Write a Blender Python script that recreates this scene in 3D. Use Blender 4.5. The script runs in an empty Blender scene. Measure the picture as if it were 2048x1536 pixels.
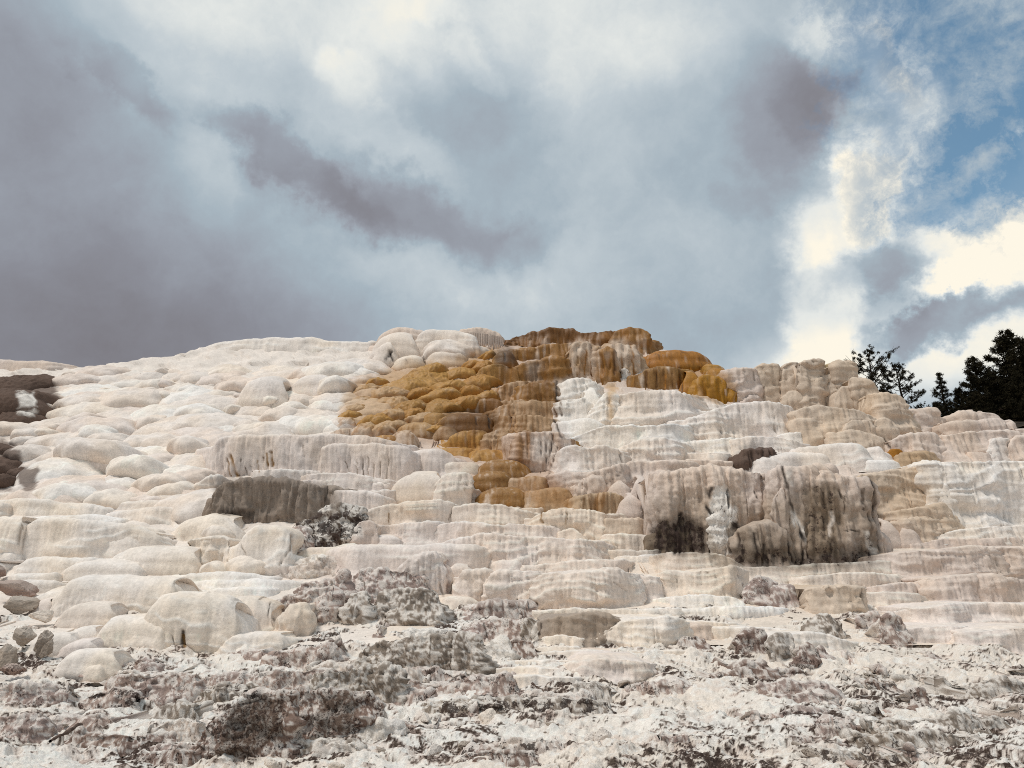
import bpy, math, random
import numpy as np
from mathutils import Vector, Matrix

random.seed(7)
rng = np.random.default_rng(11)
scene = bpy.context.scene
COL = scene.collection

# ------------------------------------------------------------------ camera
FPX = 1490.0                       # focal length in pixels of the 2048 px wide photograph
PITCH = math.atan((1180 - 768) / FPX)
EYE = np.array([0.0, 0.0, 1.6])
CT, ST = math.cos(PITCH), math.sin(PITCH)
cam_d = bpy.data.cameras.new('camera')
cam_d.sensor_width = 36.0
cam_d.lens = 36.0 * FPX / 2048.0
cam_d.clip_start = 0.1
cam_d.clip_end = 5000
cam = bpy.data.objects.new('camera', cam_d)
cam.location = EYE
cam.rotation_euler = (math.pi / 2 + PITCH, 0, 0)
COL.objects.link(cam)
scene.camera = cam

# ------------------------------------------------------------------ exposure, sun, sky
scene.cycles.max_bounces = 6
scene.cycles.diffuse_bounces = 3
scene.cycles.use_denoising = False
scene.cycles.filter_width = 1.0
vs = scene.view_settings
vs.view_transform = 'Standard'
vs.look = 'None'
vs.exposure = 0.08
vs.gamma = 1.0
vs.use_curve_mapping = False
SUN_EL, SUN_AZ = math.radians(62), math.radians(248)      # azimuth clockwise from +Y
sd = bpy.data.lights.new('sun', 'SUN')
sd.energy = 2.1
sd.angle = math.radians(12)
sd.color = (1.0, 0.945, 0.87)
sun = bpy.data.objects.new('sun', sd)
sdir = Vector((math.sin(SUN_AZ) * math.cos(SUN_EL), math.cos(SUN_AZ) * math.cos(SUN_EL), math.sin(SUN_EL)))
sun.rotation_euler = (-sdir).to_track_quat('-Z', 'Y').to_euler()
sun.location = sdir * 60
COL.objects.link(sun)


def ray(px, py):
    """pixel of the photograph -> world direction with y = 1"""
    px = np.asarray(px, float); py = np.asarray(py, float)
    xc = (px - 1024) / FPX; yc = (768 - py) / FPX
    Y = CT - yc * ST; Z = ST + yc * CT
    return np.stack([xc / Y, np.ones_like(Y), Z / Y], -1)


def project(P):
    r = P - EYE
    f = r[..., 1] * CT + r[..., 2] * ST
    zc = -r[..., 1] * ST + r[..., 2] * CT
    return 1024 + FPX * r[..., 0] / f, 768 - FPX * zc / f


def lin(h):
    v = [int(h[i:i + 2], 16) / 255 for i in (0, 2, 4)]
    return np.array([x / 12.92 if x <= .04045 else ((x + .055) / 1.055) ** 2.4 for x in v])


def make_world():
    w = bpy.data.worlds.new('World'); scene.world = w; w.use_nodes = True
    nt = w.node_tree; N = nt.nodes; L = nt.links; N.clear()
    out = N.new('ShaderNodeOutputWorld'); bg = N.new('ShaderNodeBackground'); bg2 = N.new('ShaderNodeBackground')
    mixs = N.new('ShaderNodeMixShader')
    L.new(bg.outputs[0], mixs.inputs[1]); L.new(bg2.outputs[0], mixs.inputs[2]); L.new(mixs.outputs[0], out.inputs[0])
    sky = N.new('ShaderNodeTexSky'); sky.sky_type = 'NISHITA'; sky.sun_disc = False
    sky.sun_elevation = SUN_EL; sky.sun_rotation = SUN_AZ
    sky.air_density = 1.0; sky.dust_density = 1.6; sky.ozone_density = 0.8
    cy = N.new('ShaderNodeMix'); cy.data_type = 'RGBA'; cy.blend_type = 'MULTIPLY'; cy.inputs['Factor'].default_value = 1
    L.new(sky.outputs[0], cy.inputs['A']); cy.inputs['B'].default_value = (.80, 1.06, 1.0, 1)
    L.new(cy.outputs['Result'], bg.inputs[0]); bg.inputs[1].default_value = 0.128
    tc = N.new('ShaderNodeTexCoord')
    D = tc.outputs['Generated']

    def math_(op, a, b=None, c=None, clamp=False):
        n = N.new('ShaderNodeMath'); n.operation = op; n.use_clamp = clamp
        for k, v in enumerate((a, b, c)):
            if v is None: continue
            if isinstance(v, (int, float)): n.inputs[k].default_value = v
            else: L.new(v, n.inputs[k])
        return n.outputs[0]

    def noise(vec, scale, detail, rough, dist=0.0):
        n = N.new('ShaderNodeTexNoise'); n.inputs['Scale'].default_value = scale
        n.inputs['Detail'].default_value = detail; n.inputs['Roughness'].default_value = rough
        n.inputs['Distortion'].default_value = dist
        L.new(vec, n.inputs['Vector']); return n

    def warp(vec, scale, detail, amp, rough=.55):
        n = noise(vec, scale, detail, rough)
        s = N.new('ShaderNodeVectorMath'); s.operation = 'SUBTRACT'; L.new(n.outputs['Color'], s.inputs[0]); s.inputs[1].default_value = (.5, .5, .5)
        m = N.new('ShaderNodeVectorMath'); m.operation = 'SCALE'; L.new(s.outputs[0], m.inputs[0]); m.inputs['Scale'].default_value = amp
        a = N.new('ShaderNodeVectorMath'); a.operation = 'ADD'; L.new(vec, a.inputs[0]); L.new(m.outputs[0], a.inputs[1])
        return a.outputs[0]

    W1 = warp(D, 3.2, 5, 0.15, .55)
    W2 = warp(D, 4.5, 8, 0.22, .62)

    def blob(vec, px, py, rx, ry, rot, lo=0.25, hi=1.2):
        c = Vector(ray(px, py).tolist()).normalized()
        right = Vector((0, 0, 1)).cross(c).normalized() * -1
        up = right.cross(c).normalized()
        if up.z < 0: up = -up
        a = math.radians(rot)
        ax = right * math.cos(a) + up * math.sin(a); az = -right * math.sin(a) + up * math.cos(a)
        ay = az.cross(ax)
        M = Matrix((ax, ay, az)).transposed()
        mp = N.new('ShaderNodeMapping'); mp.vector_type = 'TEXTURE'
        mp.inputs['Location'].default_value = c
        mp.inputs['Rotation'].default_value = M.to_euler('XYZ')
        mp.inputs['Scale'].default_value = (rx / FPX, 0.6, ry / FPX)
        L.new(vec, mp.inputs['Vector'])
        ln = N.new('ShaderNodeVectorMath'); ln.operation = 'LENGTH'; L.new(mp.outputs[0], ln.inputs[0])
        mr = N.new('ShaderNodeMapRange'); mr.interpolation_type = 'SMOOTHSTEP'
        mr.inputs['From Min'].default_value = lo; mr.inputs['From Max'].default_value = hi
        mr.inputs['To Min'].default_value = 1; mr.inputs['To Max'].default_value = 0
        L.new(ln.outputs['Value'], mr.inputs['Value'])
        return mr.outputs[0]

    # brightness of the cloud deck: broad dark and bright masses, warped by turbulence
    soft = [(-60, 500, 640, 460, -18, -.26), (170, 660, 600, 240, 0, -.17), (-40, 130, 260, 220, 0, -.10),
            (560, 700, 330, 120, 0, -.10), (330, 400, 180, 200, 20, -.04), (20, 620, 300, 200, 0, -.08),
            (600, 10, 330, 120, 0, .22), (1120, 40, 400, 170, 0, .24), (330, 120, 240, 160, -40, .10),
            (950, 570, 330, 80, 0, .08), (640, 230, 300, 120, -20, .05), (1300, 480, 300, 220, 0, -.04),
            (1900, 710, 380, 110, 0, .34), (1400, 640, 220, 130, 0, -.06), (1250, 200, 220, 120, 0, .05), (420, 330, 60, 120, 10, .10)]
    rag = [(600, 340, 250, 55, -26, -.19), (880, 440, 280, 80, -12, -.20), (720, 395, 420, 95, -20, -.10), (1050, 470, 150, 50, 0, -.06), (480, 270, 90, 50, -30, -.06), (260, 170, 150, 45, -35, -.16),
           (1000, 300, 230, 150, -60, -.10), (930, 170, 150, 150, 0, -.08), (800, 210, 130, 50, -30, -.06),
           (1570, 240, 170, 110, -35, -.14), (1660, 220, 150, 80, -35, -.16), (1520, 330, 230, 130, 0, -.10), (1560, 390, 130, 50, 0, -.06), (1700, 250, 110, 50, -40, -.12), (1320, 300, 200, 120, 0, -.05),
           (1740, 300, 85, 210, -10, .36), (1670, 140, 140, 60, -50, .20), (1690, 470, 130, 170, 0, .26),
           (1630, 640, 80, 190, 0, .26), (2010, 500, 210, 130, 25, .38), (2070, 310, 60, 60, 0, .6),
           (700, 160, 90, 60, 0, .07), (960, 140, 50, 60, 30, .10), (910, 40, 70, 50, 0, .08),
           (1740, 560, 150, 66, 0, -.36), (1925, 635, 180, 48, 4, -.60), (1940, 550, 120, 40, 20, .22)]
    val = None
    for lst, vec in ((soft, W1), (rag, W2)):
        for (px, py, rx, ry, rot, amp) in lst:
            b = blob(vec, px, py, rx, ry, rot, *((.25, 1.2) if lst is soft else (.40, 1.06)))
            val = math_('MULTIPLY_ADD', b, amp, val if val is not None else 0.60)
    n1 = noise(W2, 5.0, 9, .60); n2 = noise(D, 1.6, 3, .5); n3 = noise(W1, 16, 7, .62)
    val = math_('MULTIPLY_ADD', math_('SUBTRACT', n1.outputs['Fac'], .5), .40, val)
    val = math_('MULTIPLY_ADD', math_('SUBTRACT', n2.outputs['Fac'], .5), .12, val)
    val = math_('MULTIPLY_ADD', math_('SUBTRACT', n3.outputs['Fac'], .5), .17, val)
    ramp = N.new('ShaderNodeValToRGB'); e = ramp.color_ramp.elements
    stops = [(.00, '7c7a80'), (.22, '8b8d96'), (.38, '999fa9'), (.54, 'a5b3bd'), (.70, 'bfc9cf'), (.86, 'e3e6e3'), (1.0, 'fcf5e4')]
    while len(e) < len(stops): e.new(.5)
    for k, (p, h) in enumerate(stops):
        e[k].position = p; e[k].color = (*lin(h), 1)
    L.new(val, ramp.inputs[0])
    # openings where the blue sky shows
    blue = None
    for (px, py, rx, ry, rot, amp) in [(1990, 170, 340, 220, -10, .75), (1890, 370, 200, 130, 20, .75), (1790, 60, 230, 130, -20, .6),
                                       (1960, 300, 160, 120, 0, .5), (2300, 150, 300, 260, 0, 1.0), (1870, 440, 130, 70, 0, .5), (1870, 560, 70, 40, 0, .3), (1890, 240, 90, 45, -20, -.6), (1970, 320, 170, 36, 22, -.6), (1900, 120, 120, 90, 0, -.4), (1800, 330, 60, 110, 0, -.4), (2020, 60, 90, 50, 0, -.35)]:
        b = blob(W2, px, py, rx, ry, rot, .2, 1.25) if amp > 0 else blob(W2, px, py, rx, ry, rot, .0, 1.3)
        blue = math_('MULTIPLY_ADD', b, amp, blue if blue is not None else 0.0)
    n4 = noise(W2, 7, 8, .64)
    wisp = N.new('ShaderNodeMapRange'); wisp.interpolation_type = 'SMOOTHSTEP'
    wisp.inputs['From Min'].default_value = .42; wisp.inputs['From Max'].default_value = .68
    L.new(n4.outputs['Fac'], wisp.inputs['Value'])
    blue = math_('SUBTRACT', blue, math_('MULTIPLY', wisp.outputs[0], .85))
    veil = noise(W1, 9, 9, .7)
    vr = N.new('ShaderNodeMapRange'); vr.interpolation_type = 'SMOOTHSTEP'
    vr.inputs['From Min'].default_value = .42; vr.inputs['From Max'].default_value = .75
    L.new(veil.outputs['Fac'], vr.inputs['Value'])
    blue = math_('MULTIPLY', math_('SUBTRACT', blue, math_('MULTIPLY', vr.outputs[0], .95), clamp=True), .92)
    cover = math_('SUBTRACT', 1.0, blue, clamp=True)
    L.new(cover, mixs.inputs[0])
    L.new(ramp.outputs[0], bg2.inputs[0]); bg2.inputs[1].default_value = 0.965
    w.cycles.sampling_method = 'MANUAL'; w.cycles.sample_map_resolution = 512


make_world()

# ------------------------------------------------------------------ noise
_perm = np.random.default_rng(3).permutation(256).astype(np.int32)
_perm = np.concatenate([_perm, _perm])
_g = np.random.default_rng(5).normal(size=(256, 3)); _g /= np.linalg.norm(_g, axis=1)[:, None]
_g = _g.astype(np.float32)


_gx, _gy, _gz = (np.ascontiguousarray(_g[:, k]) for k in range(3))


def perlin(Q, seed=0):
    sh = Q.shape[:-1]
    q = np.ascontiguousarray(np.asarray(Q).reshape(-1, 3).T + seed * 17.31)
    fl = np.floor(q)
    i = fl.astype(np.int32) & 255
    f = (q - fl).astype(np.float32)
    u = f * f * f * (f * (f * 6 - 15) + 10)
    v = 1 - u
    res = np.zeros(q.shape[1], np.float32)
    y1 = (i[1], i[1] + 1); z1 = (i[2], i[2] + 1)
    for dx in (0, 1):
        wx = u[0] if dx else v[0]; fx = f[0] - dx
        a = _perm[i[0] + dx]
        for dy in (0, 1):
            wy = wx * (u[1] if dy else v[1]); fy = f[1] - dy
            b = _perm[(a + y1[dy]) & 255]
            for dz in (0, 1):
                h = _perm[(b + z1[dz]) & 255]
                res += wy * (u[2] if dz else v[2]) * (fx * _gx[h] + fy * _gy[h] + (f[2] - dz) * _gz[h])
    return (res * 1.6).reshape(sh)


def fbm(Q, seed=0, octv=3, gain=.5):
    r = 0; a = 1.0
    for k in range(octv):
        r = r + a * perlin(Q * 2.03 ** k, seed + k * 3); a *= gain
    return r


def cellrand(a, b, seed):
    h = (np.floor(a).astype(np.int64) * 73856093) ^ (np.floor(b).astype(np.int64) * 19349663) ^ (int(seed) * 83492791)
    h = (h ^ (h >> 13)) * 1274126177
    return ((h & 0xffff) / 65535.0).astype(np.float32)


def sstep(a, b, x):
    t = np.clip((x - a) / (b - a), 0, 1); return t * t * (3 - 2 * t)


# ------------------------------------------------------------------ the lie of the hill: distance of the slope seen at a pixel
_rows = np.array([600, 650, 700, 800, 900, 1000, 1100, 1200, 1300, 1400, 1450, 1536, 1700.])
_dist = np.array([60, 52, 46, 37.5, 31, 26, 22, 18, 13.5, 10, 8.6, 6.9, 4.6])


def D(px, py):
    d = np.interp(py, _rows, _dist)
    return d * (1 + .05 * np.sin(np.asarray(px) / 520.0 + 1.0))


_sy = _dist[::-1]
_sz = (ray(np.full(len(_rows), 1024.), _rows)[:, 2] * _dist)[::-1]


def slope_z(px, y):
    f = 1 + .05 * np.sin(np.asarray(px) / 520.0 + 1.0)
    z = EYE[2] + np.interp(y / f, _sy, _sz) * f
    sy = np.interp(px, SKY_X, SKY_Y) + 8
    return np.minimum(z, EYE[2] + ray(px, sy)[..., 2] * D(px, sy) - .1)


def slope_y(px, z):
    f = 1 + .05 * np.sin(np.asarray(px) / 520.0 + 1.0)
    return np.interp((z - EYE[2]) / f, _sz, _sy) * f


SKY_X = np.array([-3000, -600, 0, 60, 140, 250, 300, 370, 420, 500, 580, 700, 750, 770, 790, 830, 900, 960, 1000, 1010, 1030, 1060, 1110, 1150, 1170, 1230, 1290, 1298, 1350, 1400, 1425, 1460, 1520, 1560, 1580, 1640, 1700, 1708, 1750, 1758, 1790, 1815, 1870, 1882, 1960, 2000, 2030, 2048, 2500, 5000])
SKY_Y = np.array([860, 760, 726, 724, 730, 718, 709, 700, 682, 676, 674, 682, 682, 668, 656, 658, 658, 658, 670, 684, 676, 666, 658, 662, 666, 660, 662, 692, 700, 712, 732, 738, 738, 732, 728, 722, 724, 748, 757, 778, 788, 818, 816, 830, 826, 834, 842, 854, 900, 1000.])

# ------------------------------------------------------------------ colours of the stone (fresh, stained, weathered)
PAL = {k: lin(v) for k, v in dict(
    W='ece4db', w='e4d8cd', C='e8dccf', c='e1d2c3', P='e1d3c8', p='d4c3b6', T='ccb9a5', t='b49b7f',
    O='a26c26', o='b58a4a', Y='a3721a', B='654116', b='8c683a', G='8d7f73', g='a39486', K='5b4d41', k='3a2e26',
    R='b9a297', r='9a8276', N='2a201a', E='e6ddd3', V='b9a786', U='96836e', u='75634f', M='66544a').items()}

STYLES = dict(
    #            lip radius  bulge lean wrap  tread tilt  noise [(amp,wavelength)]      flute (amp,wl) strata(amp,wl) blocks
    ledge=dict(rim=(4.0, 13), r=3.2, bulge=1, lean=2, flare=5, wrap=22, T=260, tilt=6, n=[(4, 90), (1.7, 24), (1.2, 9), (.8, 4.5)], fl=(2.4, 9), st=(1.2, 8), lip=.5),
    smooth=dict(rim=(2.5, 24), r=15, bulge=3, lean=0, flare=6, wrap=30, T=280, tilt=9, n=[(4, 80), (1.8, 30), (.5, 10)], fl=(1.1, 9), st=(.5, 10), lip=.25),
    pillow=dict(rf=.60, bulge=6, lean=2, flare=0, wrap=42, T=240, tilt=12, n=[(3.5, 75), (1.4, 26), (.4, 9)], fl=(.5, 8), st=(.2, 9), lip=.15),
    mound=dict(rf=.85, run=1.7, hump=.10, bulge=2, lean=0, flare=3, wrap=40, T=260, tilt=30, n=[(6, 60), (3, 24), (.7, 8)], fl=(.5, 7), st=(.2, 9), lip=.1),
    omound=dict(rf=.85, run=1.7, hump=.10, bulge=3, lean=0, flare=3, wrap=36, T=220, tilt=30, n=[(6, 45), (3.2, 16), (1.5, 6)], fl=(1.2, 6), st=(.3, 9), lip=.25),
    drip=dict(r=8, bulge=3, lean=3, flare=0, wrap=24, T=240, tilt=7, n=[(4, 70), (1.5, 22), (.6, 8)], fl=(3.0, 8), st=(.5, 9), lip=.3),
    wall=dict(rim=(4.0, 17), r=4, bulge=1.5, lean=0, flare=4, wrap=22, T=240, tilt=7, n=[(7, 90), (2.6, 26), (1.6, 9), (1.0, 4.5)], fl=(3.2, 10), st=(1.6, 9), lip=.4),
    block=dict(rim=(2.0, 24), r=5, bulge=1, lean=0, flare=3, wrap=12, T=200, tilt=5, n=[(5, 60), (2.4, 20), (1.2, 8)], fl=(2.2, 12), st=(2.0, 8), bl=(5, 34, 26), lip=.2),
    cliff=dict(rim=(1.0, 40), r=9, bulge=4, lean=2, flare=0, wrap=50, T=260, tilt=7, n=[(13, 85), (6, 30), (3, 11), (1.4, 5)], fl=(7.0, 13), st=(1.2, 12), lip=.2),
    rough=dict(rim=(4.0, 14), r=7, bulge=2, lean=-12, flare=6, wrap=20, T=260, tilt=9, n=[(12, 100), (7, 42), (4.5, 19), (3.0, 9), (1.7, 4.5)], fl=(1.5, 10), st=(2.4, 9), bl=(3.5, 30, 16), lip=.0),
    swell=dict(rim=(1.5, 40), r=36, bulge=6, lean=2, flare=0, wrap=44, n=[(4, 80), (1.8, 30), (.7, 10), (.4, 4.5)], fl=(1.0, 9), st=(.4, 10), lip=.2),
    grey=dict(r=8, bulge=3, lean=3, flare=0, wrap=24, T=240, tilt=7, n=[(8, 70), (5, 26), (2.6, 10), (1.3, 4.5)], fl=(6.5, 9), st=(1.0, 9), lip=.2),
)
NAMES = dict(ledge='terrace_ledge', smooth='rounded_ledge', pillow='pillow_mound', mound='bulbous_mound', omound='ribbed_mound',
             drip='dripstone_ledge', grey='dripstone_ledge', swell='rounded_ledge', wall='terrace_wall', block='rock_block', cliff='cliff_face', rough='weathered_block')

MATS = {}
FORM = {}
overlays = []          # (polygon px, softness px, colour, strength, speckle)
strokes = []           # (polyline px, half width px, colour, strength, groove depth px)

T0 = {1: (0, 600), 2: (650, 600), 3: (1348, 600), 4: (0, 1011), 5: (650, 1011), 6: (1348, 1011)}
TS = 700 / 2048.0


def tp(t, x, y):
    return (T0[t][0] + x * TS, T0[t][1] + y * TS) if t else (x, y)


def poly(t, s):
    return np.array([tp(t, *map(float, q.split(','))) for q in s.split()])


def chaikin(p, n=2):
    for _ in range(n):
        q = [p[0]]
        for a, b in zip(p[:-1], p[1:]):
            q += [a * .75 + b * .25, a * .25 + b * .75]
        q.append(p[-1]); p = np.array(q)
    return p


def seg_dist(X, Y, pl, closed=False):
    d = np.full(X.shape, 1e9); n = len(pl)
    for k in range(n if closed else n - 1):
        a = pl[k]; b = pl[(k + 1) % n]; ab = b - a; l2 = ab @ ab + 1e-9
        t = np.clip(((X - a[0]) * ab[0] + (Y - a[1]) * ab[1]) / l2, 0, 1)
        d = np.minimum(d, np.hypot(X - a[0] - t * ab[0], Y - a[1] - t * ab[1]))
    return d


def inside(X, Y, pl):
    r = np.zeros(X.shape, bool); n = len(pl)
    for k in range(n):
        a = pl[k]; b = pl[(k + 1) % n]
        c = ((a[1] > Y) != (b[1] > Y)) & (X < (b[0] - a[0]) * (Y - a[1]) / (b[1] - a[1] + 1e-12) + a[0])
        r ^= c
    return r


def stain_and_shade(P, u, col, spk):
    """stone stains, lichen, cracks and painted shade, fixed on the surface"""
    X, Y = project(P)
    x0, x1, y0, y1 = X.min() - 30, X.max() + 30, Y.min() - 30, Y.max() + 30
    wx = wy = None
    groove = np.zeros(X.shape)
    for (pl, soft, c, amt, sp) in overlays:
        if pl[:, 0].max() < x0 or pl[:, 0].min() > x1 or pl[:, 1].max() < y0 or pl[:, 1].min() > y1: continue
        if wx is None:
            Q = P / u
            wx = 9 * fbm(Q / 26, 41, 3); wy = 9 * fbm(Q / 26, 47, 3)
        d = seg_dist(X + wx, Y + wy, pl, True) * np.where(inside(X + wx, Y + wy, pl), 1, -1)
        m = sstep(-soft, soft, d)
        a = (m * amt)[..., None]
        col[:] = col * (1 - a) + c * a
        spk[:] = spk * (1 - m) + np.maximum(spk, sp) * m if sp >= 0 else spk * (1 - m)
    for (pl, hw, c, amt, dep) in strokes:
        if pl[:, 0].max() < x0 or pl[:, 0].min() > x1 or pl[:, 1].max() < y0 or pl[:, 1].min() > y1: continue
        Q = P / u
        sx = 2.0 * perlin(Q / 9, 51)
        d = seg_dist(X + sx, Y, pl)
        m = (1 - sstep(hw * .25, hw * 1.35, d)) * sstep(-.55, .15, perlin(Q * np.array([1, 1, .5]) / 14, 53) + .15)
        a = np.minimum(m * amt * 1.15, .95)[..., None]
        col[:] = col * (1 - a) + c * a
        groove += m * dep
    return groove


def grid_faces(n, m):
    i = np.arange((n - 1) * m).reshape(n - 1, m)[:, :-1]
    return np.stack([i, i + m, i + m + 1, i + 1], -1).reshape(-1, 4)


def make_mesh(name, V, F, col=None, mat=None, smooth=True):
    me = bpy.data.meshes.new(name)
    F = np.asarray(F, np.int32); k = F.shape[1]
    me.vertices.add(len(V)); me.vertices.foreach_set('co', np.ascontiguousarray(V, np.float32).ravel())
    me.loops.add(F.size); me.loops.foreach_set('vertex_index', F.ravel())
    me.polygons.add(len(F))
    me.polygons.foreach_set('loop_start', np.arange(0, F.size, k, dtype=np.int32))
    me.polygons.foreach_set('use_smooth', np.full(len(F), smooth))
    if col is not None:
        at = me.attributes.new('tint', 'FLOAT_COLOR', 'POINT')
        at.data.foreach_set('color', np.ascontiguousarray(col, np.float32).ravel())
    if mat: me.materials.append(mat)
    me.update(calc_edges=True)
    return me


def link(name, me, parent=None, loc=(0, 0, 0)):
    o = bpy.data.objects.new(name, me); COL.objects.link(o); o.location = loc
    if parent: o.parent = parent
    return o


def tag(o, label=None, cat=None, group=None, kind=None):
    if label: o['label'] = label
    if cat: o['category'] = cat
    if group: o['group'] = group
    if kind: o['kind'] = kind
    return o


# ------------------------------------------------------------------ materials
def stone_mat(name, rough=.8, spec=.3, bump=.5, fine=26, spk_scale=9, streak=.10, mott=.16):
    m = bpy.data.materials.new(name); m.use_nodes = True
    nt = m.node_tree; N = nt.nodes; L = nt.links
    b = N['Principled BSDF']; b.inputs['Roughness'].default_value = rough
    b.inputs['Specular IOR Level'].default_value = spec
    at = N.new('ShaderNodeAttribute'); at.attribute_name = 'tint'
    ge = N.new('ShaderNodeNewGeometry')

    def noise(scale, detail, rgh, vec=None):
        n = N.new('ShaderNodeTexNoise'); n.inputs['Scale'].default_value = scale; n.inputs['Detail'].default_value = detail
        n.inputs['Roughness'].default_value = rgh; L.new(vec or ge.outputs['Position'], n.inputs['Vector']); return n.outputs['Fac']

    def mr(v, a, bb, c, d, sm=False):
        n = N.new('ShaderNodeMapRange'); n.inputs['From Min'].default_value = a; n.inputs['From Max'].default_value = bb
        n.inputs['To Min'].default_value = c; n.inputs['To Max'].default_value = d
        if sm: n.interpolation_type = 'SMOOTHSTEP'
        L.new(v, n.inputs['Value']); return n.outputs[0]

    def mul(a, bb, op='MULTIPLY'):
        n = N.new('ShaderNodeMath'); n.operation = op
        for k, v in enumerate((a, bb)):
            if isinstance(v, (int, float)): n.inputs[k].default_value = v
            else: L.new(v, n.inputs[k])
        return n.outputs[0]
    mp = N.new('ShaderNodeMapping'); mp.inputs['Scale'].default_value = (1, 1, .09)
    L.new(ge.outputs['Position'], mp.inputs['Vector'])
    st = noise(9, 6, .65, mp.outputs[0])
    fn = noise(fine, 8, .68); md = noise(2.6, 6, .6)
    v = mul(mul(mr(st, .25, .75, 1 - streak, 1 + streak), mr(fn, .25, .75, 1 - mott, 1 + mott)), mr(md, .25, .75, .92, 1.07))
    mx = N.new('ShaderNodeMix'); mx.data_type = 'RGBA'; mx.blend_type = 'MULTIPLY'; mx.inputs['Factor'].default_value = 1
    L.new(at.outputs['Color'], mx.inputs['A']); L.new(v, mx.inputs['B'])
    # lichen and dark crust speckles where the stone is weathered
    sp = noise(spk_scale, 9, .74)
    th = mr(at.outputs['Alpha'], 0, 1, .78, .33)
    sm = N.new('ShaderNodeMapRange'); sm.interpolation_type = 'SMOOTHSTEP'
    L.new(sp, sm.inputs['Value']); L.new(mul(th, .015, 'SUBTRACT'), sm.inputs['From Min']); L.new(mul(th, .05, 'ADD'), sm.inputs['From Max'])
    dk = N.new('ShaderNodeMix'); dk.data_type = 'RGBA'
    L.new(mul(sm.outputs[0], .88), dk.inputs['Factor']); L.new(mx.outputs['Result'], dk.inputs['A'])
    dk.inputs['B'].default_value = (*lin('3d2f2a'), 1)
    L.new(dk.outputs['Result'], b.inputs['Base Color'])
    bp = N.new('ShaderNodeBump'); bp.inputs['Strength'].default_value = bump; bp.inputs['Distance'].default_value = .05
    h = mul(mul(fn, .7), mul(sp, mr(at.outputs['Alpha'], 0, 1, .15, 1.2)), 'ADD')
    L.new(h, bp.inputs['Height']); L.new(bp.outputs[0], b.inputs['Normal'])
    MATS[name] = m
    return m


M_DRY = stone_mat('travertine', .82, .25, .45, fine=14, spk_scale=5)
M_WET = stone_mat('wet_orange_travertine', .55, .35, .5, fine=12, spk_scale=5, streak=.16)
M_OLD = stone_mat('weathered_travertine', .92, .15, .5, fine=28, spk_scale=18, streak=.08, mott=.24)
M_FORE = stone_mat('crusted_ground', .95, .12, .55, fine=60, spk_scale=42, streak=.04, mott=.26)

# ------------------------------------------------------------------ one ledge, mound, wall or block of the hill
SP = 2.5


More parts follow.
